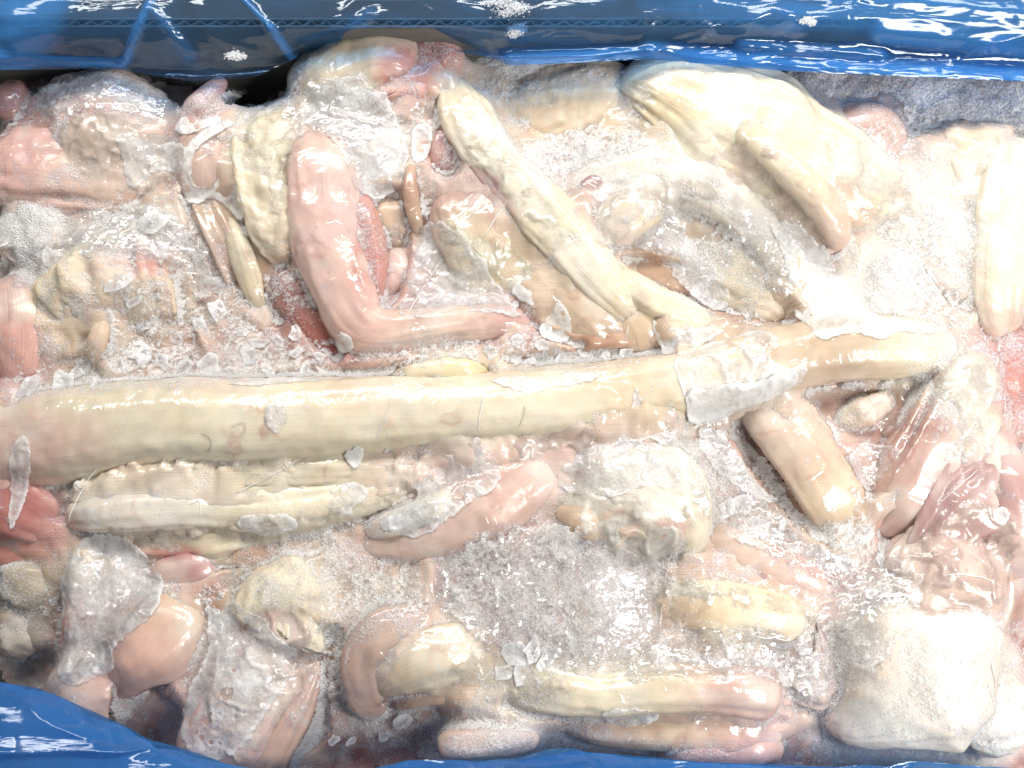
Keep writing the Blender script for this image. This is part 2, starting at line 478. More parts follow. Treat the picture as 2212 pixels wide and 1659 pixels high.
    pinkish = np.clip((fbm(V, .026, seed + 63, 3) - .05) / .4, 0, 1)[:, None] * .38
    C = C * (1 - pinkish) + C * np.array([.98, .80, .74]) * pinkish
    vein = np.clip(1 - np.abs(fbm(V, .02, seed + 65, 4)) * 16, 0, 1) * np.clip(fbm(V, .03, seed + 66, 2) * 2.5, 0, 1)
    C = C * (1 - .45 * vein[:, None]) + .45 * vein[:, None] * lin((178, 110, 96))
    mot = fbm(V, .006, seed + 71, 3)[:, None]
    C = C * (1 + .13 * mot)
    rim = rim + .45 * fbm(V, .016, seed + 21, 4)
    vary = np.clip(.5 + .9 * fbm(V, .02, seed + 81, 3), 0, 1)
    uv = np.zeros((len(V), 3)); uv[:n * nr, 0] = np.repeat(se, nr); uv[:n * nr, 1] = np.tile(a / (2 * np.pi), n) * per
    uv[c0] = uv[0]; uv[c0 + 1] = uv[n * nr - 1]
    uv[:, 2] = seed * .01
    # split degenerate quads: fans become triangles
    tri = F[-2 * nr:, :3]; quads = F[:-2 * nr]
    T3 = np.vstack([quads[:, [0, 1, 2]], quads[:, [0, 2, 3]], tri])
    o = make_mesh(name, V, T3, mat, {"Col": ('FLOAT_COLOR', np.clip(C, 0, 1)), "rime": ('FLOAT', rim), "vary": ('FLOAT', vary), "tube_uv": ('FLOAT_VECTOR', uv)})
    if heap: heap_add(V, T3, C, rim)
    return o

def single(name, label, cat, pts, mat, group=None, **kw):
    o = strand(name, pts, mat, **kw)
    return tag(o, label, cat, group)
def compound(name, label, cat, loc):
    e = empty(name, at(loc[0], loc[1], -.02)); return tag(e, label, cat)



# ------------------------------------------------------------------ the pieces of frozen tissue
def group_piece(name, label, cat, parts):
    """one thing with several parts: parts = [(part name, pts, material, kwargs)]"""
    p0 = parts[0][1][len(parts[0][1]) // 2]
    e = compound(name, label, cat, (p0[0], p0[1]))
    for pn, pts, mat, kw in parts:
        child(strand(pn, pts, mat, **kw), e)
    return e
T, PA, FA, MU = M_TENDON, M_PALE, M_FAT, M_MUSCLE
C1 = (228, 206, 160)

# --- the long glazed tendon across the middle
group_piece("long_tendon", "long thick glossy cream tendon running across the whole middle of the box", "tendon", [
    ("main_strand", [(-60,962,95,14,(226,190,168)),(60,952,98,18,(228,200,172)),(180,934,96,22,(228,206,165)),(360,910,90,26,CR),(600,903,83,28,CR),(850,890,76,28,CR),
        (1050,880,74,27,CR),(1200,862,70,26,CR),(1350,845,66,24,(224,198,150)),(1480,825,66,24,(224,196,148)),(1600,795,66,24,(222,196,150)),(1720,765,64,23,TA),
        (1850,745,62,25,TA),(1960,742,58,24,CR,.25),(2075,745,46,18,WH,.4)], T, dict(flat=.80, lump=.035, ridges=7, ridge_amp=.008, grain=.12, rime=-.15, dive=(0, 2), cap=(0, 1), res=.001, wide=1.1, foldamp=.02, skirt=.12)),
    ("lower_band", [(150,1040,40,14,CR),(300,1015,46,16,CR),(500,1010,48,17,(226,206,165)),(700,1005,44,16,CR),(900,990,40,15,LP),(1050,965,38,14,LP),(1200,950,36,13,PK),(1340,925,36,12,CR),(1440,905,30,10,CR)],
        T, dict(flat=.7, lump=.12, ridges=9, ridge_amp=.05, grain=.2)),
    ("groove_tissue", [(200,1070,25,8,PK),(450,1058,30,10,(205,165,145)),(700,1050,28,10,(215,185,150)),(880,1035,20,8,TA)], T, dict(lump=.2, ridges=5)),
    ("white_band", [(135,1116,22,13,WH),(260,1104,38,19,(232,220,200)),(400,1098,34,19,(238,226,204)),(480,1100,34,17,(234,218,182)),(580,1102,40,18,CR),(700,1087,36,17,CR),(820,1064,28,14,(226,204,164)),(925,1042,16,9,TA)], T, dict(flat=.6, lump=.14, ridges=5, ridge_amp=.03, rime=.0, dive=(3, 4))),
    ("fat_fringe", [(250,1160,15,6,CR),(340,1174,30,9,(228,205,165)),(480,1165,36,10,C1),(620,1140,28,10,CR),(750,1108,20,9,TA),(880,1078,12,6,TA)], PA, dict(flat=.6, lump=.25, ridges=9, ridge_amp=.1, rime=.1)),
])
single("bloody_muscle", "dark red bloody meat under the left end of the long tendon", "meat",
    [(-50,1010,60,10,(226,184,172)),(15,1075,74,13,(212,140,128)),(90,1125,50,10,(214,156,142)),(150,1145,25,6,PK)], MU, flat=.5, lump=.08, rime=-.05)
single("salmon_scrap", "salmon coloured scrap at the left edge below the red meat", "meat scrap",
    [(-40,1190,35,2,SA),(40,1180,42,5,(214,130,112)),(110,1160,26,4,SA)], MU, flat=.6, lump=.2)

# --- upper left
single("pink_tendon", "broad pink frosted tendon lying at the upper left edge", "tendon",
    [(-50,350,84,12,PK,.1),(80,362,86,14,(224,172,156),.15),(220,378,78,13,(222,176,150),.25),(350,412,52,8,(205,155,130),.1)], PA, flat=.65, lump=.08)
single("peach_lobe", "peach coloured lobe dusted with rime above the pink tendon at upper left", "meat lobe",
    [(50,220,50,12,PK,.5),(170,238,86,18,(224,170,145),.45),(290,262,78,17,(230,195,165),.5),(370,300,40,10,LP,.4)], FA, flat=.5, lump=.15, grain=.5)
single("mauve_scrap", "small mauve scrap at the upper left edge under the blue film", "meat scrap",
    [(-30,205,50,16,MV),(20,203,40,16,(178,128,122)),(48,215,22,10,MV)], MU, flat=.6)
single("pink_nub", "small pink nub sticking up beside the black gap at upper left", "meat scrap",
    [(396,275,26,12,PK),(424,235,30,18,(222,166,152)),(452,198,22,18,(214,150,138)),(482,165,14,15,MV)], MU, wide=1.0, rime=.1, flat=.6, lump=.22, grain=.1, dive=(5, 0))
group_piece("fibrous_band", "tan band with fibrous brown lower end left of the cream fat lobe", "tendon", [
    ("smooth_band", [(455,248,30,14,PK),(442,310,40,18,(212,172,150)),(428,380,40,18,(206,166,142)),(430,430,30,14,(190,155,120))], PA, dict(flat=.6, lump=.05)),
    ("fibre_bundle", [(415,420,30,12,(206,180,144)),(450,480,38,13,(204,170,138)),(490,560,36,10,(200,164,140)),(520,640,28,5,(200,170,136))], MU, dict(flat=.7, lump=.2, ridges=7, ridge_amp=.16, rime=.25)),
    ("fibre_strip", [(490,460,14,12,CR),(520,540,20,12,(220,198,150)),(545,620,18,9,(216,190,146)),(560,680,10,4,TA)], MU, dict(flat=.7, lump=.2, ridges=5, rime=.15)),
])
single("brown_strip", "narrow brown strip in the cleft beside the cream fat lobe", "meat scrap",
    [(492,258,16,14,LP),(486,330,20,14,(205,165,140)),(500,400,16,12,(180,135,110)),(555,520,22,6,(140,95,85)),(575,610,20,2,(130,90,80))], MU, flat=.7, rime=.1)
single("cream_fat_lobe", "lumpy cream fat lobe along the left of the bent pink tendon", "fat lobe",
    [(575,225,40,14,WH,.3),(556,300,60,20,CR,.2),(566,390,62,22,CR,.1),(600,480,56,20,(232,206,160),.05),(650,570,34,14,TA,.1)], FA, flat=.5, lump=.22, grain=.6)
single("bent_tendon", "smooth pink tendon bent like an elbow left of centre", "tendon",
    [(672,262,38,22,LP),(690,335,66,27,(230,190,170)),(692,430,70,28,(232,190,174)),(706,530,62,27,(232,188,172)),(738,620,52,26,(230,184,166)),(778,694,46,24,(228,180,158)),
     (836,714,36,22,(228,184,160)),(920,704,30,22,(232,192,166)),(1020,694,28,21,(226,184,158)),(1090,690,26,19,(214,160,144)),(1150,690,18,14,PK)], T, flat=.72, lump=.05, ridges=3, ridge_amp=.02, grain=.12, rime=-.05)
single("red_flank_strip", "rime dusted salmon red strip along the inner side of the bent tendon", "meat strip",
    [(768,405,18,20,SA,.2),(784,480,25,21,(214,140,122),.35),(798,570,26,19,(210,130,114),.3),(806,650,18,15,SA,.2)], MU, flat=.8, lump=.15)
single("brown_flank_strip", "reddish brown frosted strip under the outer side of the bent tendon", "meat strip",
    [(600,545,24,8,(200,150,120),.2),(632,630,36,10,(176,116,96),.3),(690,715,34,9,(178,104,88),.2),(752,768,24,6,(170,80,68)),(800,770,12,4,SA)], MU, flat=.7, lump=.15)
single("tan_nodule", "small tan nodule in the pocket right of the bent tendon", "meat scrap",
    [(856,415,26,10,TA),(846,470,33,13,(212,172,130)),(836,535,26,9,BR)], FA, flat=.7, lump=.2, rime=.1)
single("brown_sliver", "thin upright brown sliver next to the mauve bulb", "meat scrap",
    [(889,335,5,20,TA),(885,405,13,22,(196,152,120)),(896,470,12,20,(200,160,120)),(905,500,8,16,TA)], T, flat=.9, lump=.05)
single("pink_pocket_lobe", "pink lobe deep in the crook of the bent tendon", "meat lobe",
    [(808,535,36,8,PK),(846,585,46,12,(222,170,158)),(880,640,40,10,PK)], MU, flat=.6, lump=.15, rime=.1)

# --- top, under the far wall
group_piece("arched_lobe", "cream arched lobe with salmon underside standing highest at the top", "meat lobe", [
    ("cream_hood", [(650,235,50,14,CR),(705,165,68,25,(236,214,176)),(790,125,62,30,CR),(862,118,46,31,(232,200,182)),(905,142,30,26,LP)], PA, dict(flat=.6, lump=.10)),
    ("salmon_wall", [(848,150,44,24,SA),(882,190,58,25,(220,140,116)),(884,250,50,19,(226,176,148))], FA, dict(flat=.34, rime=.22, lump=.2, dive=(2, 5))),
    ("cut_knob", [(915,175,26,22,SA),(935,120,36,26,(210,126,108)),(968,108,30,26,(216,140,122)),(988,145,22,20,PK)], FA, dict(flat=.6, lump=.25, rime=.25, dive=(3, 4), wide=1.1)),
])
single("pale_shoulder", "pale frosted shoulder of tissue below the arched lobe", "meat lobe",
    [(690,205,60,18,WH,.3),(770,275,80,23,(236,214,190),.2),(806,360,50,20,WH,.3),(790,420,30,14,LP,.2)], FA, flat=.45, lump=.1)
single("rosy_scrap", "rosy red scrap wedged left of the diagonal cream tendon", "meat scrap",
    [(958,225,22,16,(190,110,104)),(972,300,42,17,(212,150,140)),(988,366,42,14,(214,160,148)),(950,380,20,12,LP)], MU, flat=.6, lump=.15, rime=.15)
group_piece("diagonal_tendon", "cream tendon running diagonally down from the top centre to the middle", "tendon", [
    ("cream_ridge", [(962,150,24,20,CR),(1004,250,44,26,(240,222,184)),(1080,360,44,28,WH),(1168,460,50,28,CR),(1250,552,46,26,(238,220,184)),(1330,636,32,22,CR),(1385,690,18,16,CR)], PA, dict(lob=.12, flat=.6, lump=.08, ridges=5, ridge_amp=.04)),
    ("tan_belly", [(1150,535,34,16,TA),(1220,606,58,20,(214,180,138)),(1296,682,54,19,(216,182,142)),(1350,742,34,14,TA)], T, dict(flat=.6, lump=.05, ridges=9, ridge_amp=.01, rime=-.15)),
    ("striped_end", [(1348,640,36,15,TA),(1388,700,44,17,(214,178,130)),(1410,765,40,12,TA)], T, dict(flat=.6, lump=.04, ridges=15, ridge_amp=.012, rime=-.1)),
    ("yellow_tail", [(1325,585,26,20,CR),(1400,640,26,21,(236,216,166)),(1480,672,22,20,(238,220,172)),(1548,704,12,16,CR)], PA, dict(flat=.8, lump=.14, rime=.15)),
])
single("glazed_bulb", "glossy bulb of mauve and yellow tissue under wrinkled glaze, centre top", "meat lobe",
    [(992,385,44,19,TA),(1022,440,84,27,(196,158,146)),(1062,520,86,24,(224,204,156)),(1104,600,56,17,(226,206,160))], T, flat=.45, lump=.12, rime=-.2)
group_piece("hollow_trough", "tan hollow piece rimed along its top edge behind the white snow", "meat lobe", [
    ("trough_wall", [(1075,315,32,6,TA),(1128,252,55,12,(224,186,132)),(1218,212,62,17,(228,192,138)),(1318,190,54,19,(230,196,144)),(1390,182,40,18,CR)], FA, dict(flat=.5, lump=.08, grain=.5, rime=.05)),
    ("inner_wall", [(1390,232,30,8,(206,164,104)),(1462,262,40,10,(204,166,106)),(1508,318,32,6,(190,150,95))], FA, dict(flat=.5, lump=.2, grain=.8)),
    ("fat_lump", [(1345,292,22,12,YE),(1396,298,36,17,(232,204,132)),(1444,306,26,13,YE)], FA, dict(flat=.7, lump=.3, grain=1.2, rime=.2)),
])
group_piece("broad_cream_tendon", "broad pale cream tendon sweeping down to the right under the blue film", "tendon", [
    ("main_strand", [(1345,150,30,22,WH),(1440,182,64,32,(240,224,186)),(1540,232,92,35,(242,226,184)),(1640,284,104,35,CR),(1740,334,98,33,(240,222,178)),(1850,392,84,28,WH),(1950,440,60,20,WH)], PA, dict(flat=.5, lump=.07, ridges=5, ridge_amp=.03)),
    ("rod_strand", [(1590,262,28,38,CR),(1655,318,28,43,(238,216,170)),(1718,375,30,44,(236,210,164)),(1773,430,32,42,(232,198,156)),(1806,488,30,36,(228,184,150)),(1816,528,20,24,(222,170,140))], T, dict(dive=(6, 0), flat=.9, lump=.05, rime=-.1)),
    ("leaf_flap", [(1655,405,16,22,LP),(1700,432,34,27,(236,206,176)),(1758,482,34,27,(226,190,152)),(1798,532,20,21,LP)], T, dict(flat=.6, lump=.06)),
    ("peach_fold", [(1555,325,26,22,CR),(1620,370,36,25,(234,196,164)),(1690,412,24,20,LP)], PA, dict(flat=.6, lump=.1, rime=.1)),
])
single("rounded_pink_tip", "rounded pink tip poking from frost at the upper right", "meat scrap",
    [(1815,222,14,14,PK),(1858,252,36,20,(220,170,148)),(1908,288,42,20,(224,174,148)),(1945,335,34,14,LP)], T, flat=.6, lump=.04, rime=-.15, spots=False)
single("right_fat_knob", "peach and white fatty knob near the upper right corner", "fat lobe",
    [(2088,245,52,14,LP,.1),(2108,310,78,19,(234,204,164),.1),(2118,400,66,17,WH,.2),(2100,470,40,10,LP,.2)], FA, flat=.45, lump=.2)
single("upright_white_tendon", "smooth white tendon standing upright along the right edge", "tendon",
    [(2205,290,60,20,WH),(2186,420,66,25,(240,226,190)),(2166,540,58,25,(240,222,180)),(2160,640,50,23,(238,214,174)),(2176,725,28,15,LP)], PA, dive=(4, 6), flat=.7, lump=.07, ridges=4, ridge_amp=.05)
group_piece("white_arch", "white arched ridge curving over the dark hollow right of centre", "tendon", [
    ("ridge", [(1190,412,26,14,LP),(1300,376,32,20,WH),(1400,362,42,26,WH),(1500,380,52,28,WH),(1590,422,56,28,WH),(1660,492,48,25,WH),(1700,572,34,20,CR),(1722,645,22,13,LP)], PA, dict(flat=.6, lump=.12, rime=.1)),
    ("mauve_strip", [(1226,444,14,14,MV),(1278,408,26,19,(184,146,146)),(1345,354,14,19,MV)], T, dict(flat=.7, rime=-.2, spots=False)),
])
single("knuckle", "cream knuckle shaped end resting at the mouth of the dark hollow", "meat lobe",
    [(1285,512,38,18,LP),(1338,468,48,27,(236,214,190)),(1396,440,40,27,CR),(1425,425,24,22,WH)], T, flat=.8, lump=.14, rime=.05)
single("knuckle_fold", "thin pinkish fold hanging below the cream knuckle", "meat scrap",
    [(1288,500,22,16,LP),(1312,545,24,15,(228,196,180)),(1325,600,16,10,LP)], PA, flat=.7, lump=.15, rime=.1)
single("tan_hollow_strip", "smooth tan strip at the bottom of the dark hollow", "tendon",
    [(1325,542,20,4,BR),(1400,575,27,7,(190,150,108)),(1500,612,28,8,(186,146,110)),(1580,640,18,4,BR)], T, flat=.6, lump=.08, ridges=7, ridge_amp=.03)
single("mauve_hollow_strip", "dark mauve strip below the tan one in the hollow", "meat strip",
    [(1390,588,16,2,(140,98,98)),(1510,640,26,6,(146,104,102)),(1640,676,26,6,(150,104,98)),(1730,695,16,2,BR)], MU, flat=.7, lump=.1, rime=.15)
single("rimed_hollow_mass", "greyish tan rimed mass inside the hollow under the white arch", "meat lobe",
    [(1440,510,36,10,(200,180,140)),(1555,560,56,15,(205,185,145)),(1650,622,56,14,(200,176,134)),(1715,680,30,8,TA)], FA, flat=.5, lump=.2, grain=.8, rime=.25)
single("frosty_white_mass", "white frosty mass between the broad cream tendon and the right edge", "meat lobe",
    [(1900,410,60,14,WH,.3),(1990,465,84,18,(240,226,200),.4),(2050,560,66,15,WH,.4),(2080,640,40,10,LP,.4)], FA, flat=.4, lump=.25, grain=1.0)
single("yellow_streaked_mass", "frosty white mass with yellow streak above the right end of the long tendon", "meat lobe",
    [(1840,545,50,14,(236,214,170),.3),(1920,610,80,18,WH,.4),(1990,690,64,16,WH,.4),(2040,740,36,10,LP,.4)], FA, flat=.4, lump=.25, grain=1.0)

# --- right side
single("tan_band", "flat tan tendon band slanting down from below the long tendon at right", "tendon",
    [(1590,780,46,2,(222,190,160)),(1640,850,62,8,(222,190,160)),(1698,930,74,13,(222,188,156)),(1758,1010,78,17,(222,188,150)),(1808,1090,75,16,(226,192,142)),(1845,1165,52,6,TA)], T, flat=.55, lump=.04, grain=.1, rime=-.15, wide=.9)
group_piece("slanting_tendon", "pinkish tendon with white frosted top slanting up to the right edge", "tendon", [
    ("main_strand", [(2135,735,42,14,WH,.5),(2102,800,60,19,WH,.45),(2070,890,66,22,(234,210,180),.35),(2012,1000,66,22,(214,170,152),-.1),(1952,1090,54,18,(208,165,145),-.1),(1900,1155,28,8,PK)], T, dict(flat=.7, lump=.06, ridges=5, ridge_amp=.02)),
    ("fat_edge", [(2160,850,20,18,CR),(2108,955,26,22,(234,214,178)),(2050,1050,22,19,CR),(1990,1130,12,12,CR)], FA, dict(flat=.8, lump=.3, rime=.2)),
])
single("rimed_red_meat", "red meat speckled with rime at the right edge beside the slanting tendon", "meat",
    [(2130,660,40,6,SA),(2185,770,72,13,(206,130,112)),(2205,880,66,13,(206,132,112)),(2215,960,40,8,SA)], FA, flat=.4, lump=.25, grain=1.2, rime=.3)
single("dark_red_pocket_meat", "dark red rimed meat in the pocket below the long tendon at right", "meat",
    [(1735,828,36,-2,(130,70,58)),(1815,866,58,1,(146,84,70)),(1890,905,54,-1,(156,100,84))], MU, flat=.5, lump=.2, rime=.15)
single("olive_pocket_scrap", "olive yellow scrap tucked in the pocket beneath the long tendon", "meat scrap",
    [(1860,805,30,4,TA),(1915,838,44,8,(190,160,112)),(1965,862,28,4,(180,150,110))], MU, flat=.6, lump=.25, rime=.1)
single("shredded_fat", "shreds of white fat in the middle of the right pocket", "fat scrap",
    [(1805,905,18,8,WH),(1862,893,28,12,(238,220,190)),(1905,868,20,12,WH),(1925,835,8,8,WH)], FA, flat=.7, lump=.4, grain=1.4, rime=.3)
single("mauve_pocket_scrap", "smooth mauve scrap against the slanting tendon in the right pocket", "meat scrap",
    [(1905,890,28,4,(176,140,130)),(1945,930,40,8,(178,142,134)),(1925,990,32,4,MV)], T, flat=.6, lump=.1)
single("pink_pocket_scrap", "pink scrap between the tan band and the slanting tendon", "meat scrap",
    [(1820,940,24,5,PK),(1868,990,36,8,(216,168,148)),(1895,1060,26,5,PK)], MU, flat=.6, lump=.2, rime=.1)
group_piece("mauve_muscle", "folded mauve muscle under wet film at the right edge", "meat", [
    ("sheet_fold", [(2190,955,54,18,(210,170,160)),(2132,1045,84,25,(192,152,146)),(2055,1130,60,23,(192,150,144)),(1988,1208,30,17,MV),(1950,1252,14,10,MV)], T, dict(flat=.45, lump=.12, ridges=7, ridge_amp=.07, rime=-.2)),
    ("upright_fold", [(2158,950,34,20,LP),(2190,1050,44,28,(220,182,172)),(2204,1150,46,27,(222,184,174)),(2204,1250,40,20,LP)], T, dict(flat=.7, lump=.1, rime=-.1)),
    ("wet_belly", [(2130,1120,52,20,(196,156,146)),(2085,1215,94,24,(212,172,154)),(2058,1300,100,24,(226,192,168)),(2010,1370,80,22,LP)], T, dict(flat=.4, lump=.14, rime=-.15)),
])
single("white_slab", "big bright white slab of fat in the lower right corner", "fat lobe",
    [(1795,1578,22,8,LP),(1875,1550,58,17,WH),(1975,1480,126,27,(242,230,206)),(2080,1405,122,29,WH),(2180,1370,90,24,WH)], PA, flat=.4, lump=.08, rime=.05, lob=.2, foldamp=.03)
single("corner_lobe", "pale frosted lobe in the far lower right corner", "fat lobe",
    [(2060,1560,40,14,WH),(2150,1540,70,17,WH),(2240,1520,70,15,LP)], FA, flat=.5, lump=.1, rime=.25)

# --- lower middle
group_piece("pointed_pink_tendon", "pink tendon pointed at its left tip below the long tendon", "tendon", [
    ("main_strand", [(752,1160,12,8,LP),(825,1166,40,13,(228,196,176)),(925,1144,60,19,(220,180,158)),(1020,1100,66,22,(216,174,152)),(1100,1055,60,21,(220,178,158)),(1172,1008,48,17,(226,188,170)),(1225,970,28,10,PK)], T, dict(flat=.6, lump=.05, rime=-.15)),
    ("pale_ridge", [(785,1150,14,15,LP),(865,1126,26,21,WH),(945,1092,26,24,WH),(1000,1060,16,20,LP)], PA, dict(flat=.8, lump=.15, rime=.3)),
])
single("white_glazed_lump", "white lump draped with glaze in the middle below the long tendon", "fat lobe",
    [(1225,1015,46,18,(226,214,204)),(1325,1040,90,27,WH),(1418,1080,92,30,WH),(1455,1140,64,27,CR),(1440,1200,36,16,WH)], PA, flat=.42, lump=.09, rime=.05)
single("tan_slot", "small tan strip showing in a slot of the white glazed lump", "meat scrap",
    [(1205,1100,12,20,TA),(1258,1128,24,25,(212,172,124)),(1312,1160,14,22,TA)], T, flat=.6, lump=.1, spots=False)
group_piece("veiled_strip", "tan and mauve strip half buried in frost below the pocket", "tendon", [
    ("main_strand", [(1488,1152,18,4,TA),(1540,1176,38,9,(222,184,150)),(1640,1214,40,12,(220,180,154)),(1740,1250,34,12,PK),(1825,1288,22,8,LP)], T, dict(flat=.55, lump=.1)),
    ("mauve_fold", [(1448,1236,10,8,MV),(1560,1236,18,11,(180,142,140)),(1690,1266,20,12,MV),(1785,1294,12,8,MV)], MU, dict(flat=.7, lump=.12)),
])
group_piece("golden_strip", "golden cream strip lying in frost right of centre near the bottom", "tendon", [
    ("main_strand", [(1425,1322,18,12,WH),(1495,1310,38,19,(236,202,142)),(1600,1318,44,21,(240,214,164)),(1695,1336,40,19,(238,208,150)),(1748,1342,18,12,CR)], T, dict(flat=.6, lump=.07, ridges=5, ridge_amp=.03)),
    ("upper_lip", [(1462,1292,12,18,CR),(1530,1274,17,20,(238,216,170)),(1605,1290,14,18,CR)], PA, dict(flat=.8, lump=.15, rime=.1)),
])
group_piece("curled_tendon", "tan tendon curled like a hook near the bottom centre", "tendon", [
    ("outer_curl", [(806,1552,44,8,(200,158,138)),(788,1490,42,13,(204,162,140)),(790,1418,46,19,(208,168,144)),(836,1368,46,22,(212,176,150)),(915,1348,36,18,(214,182,156)),(960,1350,22,12,TA)], T, dict(flat=.7, lump=.06, ridges=5, ridge_amp=.03, rime=.1)),
    ("inner_tongue", [(800,1490,20,14,TA),(850,1455,40,19,(222,188,148)),(915,1424,50,23,(226,200,154)),(985,1408,50,23,(230,206,160)),(1040,1410,34,18,CR)], T, dict(flat=.6, lump=.04, ridges=9, ridge_amp=.012, rime=-.1)),
    ("under_fold", [(840,1515,26,8,(196,156,130)),(920,1490,26,12,(200,160,130)),(1000,1480,26,12,TA),(1060,1470,16,8,CR)], T, dict(flat=.7, lump=.1)),
])
single("pink_ended_tendon", "straight cream tendon with pink right end near the bottom centre", "tendon",
    [(1050,1440,36,12,CR,.2),(1170,1478,46,17,(234,214,168),.25),(1280,1500,38,20,CR),(1400,1494,40,22,(228,206,160)),(1520,1494,42,22,(222,184,150)),(1620,1498,46,22,(220,172,154)),(1690,1505,40,16,(206,158,148))], T, flat=.65, lump=.08, ridges=5, ridge_amp=.03, dive=(5, 2))
single("lower_tan_strip", "tan and pink strip beneath the pink ended tendon", "tendon",
    [(1195,1540,20,6,BR),(1300,1560,36,10,(190,150,112)),(1450,1566,42,12,(218,186,144)),(1600,1580,40,12,(218,170,154)),(1700,1592,26,8,PK)], T, flat=.6, lump=.1, rime=.1)
single("flat_bottom_strip", "short flat pale strip just above the blue film at the bottom", "tendon",
    [(945,1612,18,12,LP),(985,1610,26,15,(232,202,180)),(1080,1604,26,15,(232,200,176)),(1165,1600,16,12,LP)], PA, flat=.6, lump=.06, rime=.2)
single("rosy_bottom_strip", "rosy strip frosted over beneath the tan strip near the bottom", "tendon",
    [(1420,1618,20,8,PK),(1520,1620,32,11,(214,164,152)),(1630,1622,30,11,(214,166,154)),(1700,1625,14,8,PK)], T, flat=.6, lump=.1, rime=.1)
single("fat_crumbs", "lumpy cream fat crumbs above the curled tendon", "fat scrap",
    [(795,1296,20,8,CR),(848,1280,40,13,(236,220,176)),(895,1300,26,10,WH)], FA, flat=.7, lump=.4, grain=1.5, rime=.2)
single("fat_crumb", "small white fat crumb touching the curled tendon", "fat scrap",
    [(782,1335,14,8,WH),(800,1345,18,10,WH),(830,1338,10,8,WH)], FA, flat=.8, lump=.4, grain=1.4, rime=.3)
single("tan_stub", "small tan stub under the pointed pink tendon", "meat scrap",
    [(800,1190,20,4,TA),(806,1235,24,6,(210,180,150)),(800,1270,16,4,TA)], PA, flat=.7, rime=.2)

# --- lower left
group_piece("knobbed_tendon", "frosted pink tendon with cream fatty knob at its upper end, lower left", "tendon", [
    ("knob", [(692,1262,44,15,CR),(648,1284,60,20,(236,212,166)),(596,1338,72,21,(238,218,176)),(565,1400,60,17,LP)], FA, dict(flat=.6, lump=.22, grain=.9, rime=.15, dive=(1, 6))),
    ("shaft", [(585,1370,60,19,LP),(560,1420,76,20,(222,184,166)),(520,1510,78,19,(222,178,162)),(480,1600,78,16,PK),(440,1700,70,10,PK)], T, dict(flat=.5, lump=.05, rime=-.05)),
    ("tan_edge", [(685,1395,14,8,TA),(662,1460,24,11,(208,164,138)),(622,1540,34,13,(210,166,142)),(570,1625,42,12,(208,164,140)),(535,1700,40,8,PK)], T, dict(flat=.7, lump=.06, ridges=9, ridge_amp=.03, rime=-.1)),
])
single("glossy_pink_piece", "glossy pink and tan piece left of the knobbed tendon", "meat lobe",
    [(402,1288,38,13,TA),(362,1338,62,22,(220,180,146)),(312,1400,68,24,(224,170,146)),(262,1455,48,17,(220,166,146)),(232,1492,26,10,PK)], T, flat=.6, lump=.06, rime=-.2)
single("rounded_left_lobe", "rounded pale pink lobe next to the blue film at lower left", "meat lobe",
    [(100,1505,24,8,LP),(165,1478,55,18,(226,192,172)),(228,1462,60,18,(216,168,152)),(272,1480,32,12,PK)], T, flat=.6, lump=.06)
single("mauve_pearl", "small mauve pearl shaped lump under the fat fringe at lower left", "meat scrap",
    [(298,1236,14,8,PK),(352,1238,30,12,(214,166,152)),(424,1226,34,13,(206,156,150)),(482,1212,16,8,PK)], T, flat=.7, lump=.1, rime=-.1)
single("sliver_under_film", "cream and salmon sliver showing through the ice sheet at lower left", "meat scrap",
    [(165,1195,20,10,(232,214,160)),(176,1270,24,14,(226,190,160)),(152,1350,15,12,SA),(140,1395,6,8,SA)], PA, flat=.7, rime=.1)
single("olive_edge_scrap", "olive grey scrap at the left edge below the red meat", "meat scrap",
    [(-30,1255,36,4,(190,170,130)),(50,1265,46,7,(196,176,136)),(85,1320,34,5,(180,160,125))], FA, flat=.5, lump=.35, rime=.35)
single("grey_edge_scrap", "grey brown scrap at the left edge above the blue film", "meat scrap",
    [(-30,1350,44,3,(170,150,124)),(20,1370,48,5,(172,150,124)),(50,1420,30,3,(150,125,104))], FA, flat=.5, lump=.35, rime=.25)
single("low_tan_strip", "tan strip lying low between the fat fringe and the knobbed tendon", "meat strip",
    [(440,1240,22,4,TA),(540,1206,30,8,(210,176,140)),(640,1178,24,6,TA),(720,1150,14,3,TA)], PA, flat=.6, lump=.1, rime=.15)

# --- middle left
single("frosted_left_lobe", "big rounded lobe under snow at the middle left, cream at its left rim", "meat lobe",
    [(190,470,72,12,WH,.2),(225,540,130,19,CR,.15),(245,630,142,19,(224,190,150),.2),(270,720,120,12,TA,.25),(300,790,80,4,BR,.2)], FA, flat=.28, lump=.14, grain=.8)
single("salmon_edge_piece", "smooth salmon pink piece at the left edge of the middle", "meat",
    [(0,590,40,9,PK),(18,680,62,15,(228,168,152)),(16,785,54,12,(226,160,144)),(-10,830,30,6,SA)], MU, flat=.5, lump=.1, rime=.05)
single("orange_splinter", "orange tan splinter standing among ice chips at left", "meat scrap",
    [(222,670,12,14,TA),(206,735,24,18,(216,180,140)),(188,800,12,12,TA)], PA, wide=.9, flat=.5, lump=.25, rime=.1)
single("yellow_thread", "thin yellow strip along the top edge of the long tendon", "fat scrap",
    [(845,806,8,18,CR),(930,796,17,22,(238,218,160)),(1000,796,20,22,(236,214,150)),(1055,802,8,18,YE)], PA, flat=.7, lump=.2)
single("brown_bed_lobe", "brownish lobe under ice chips left of the bent tendon", "meat lobe",
    [(430,640,70,8,(214,180,140),.2),(500,710,100,10,(206,168,140),.25),(560,780,80,6,(200,160,140),.2)], FA, flat=.3, lump=.2, grain=.8)
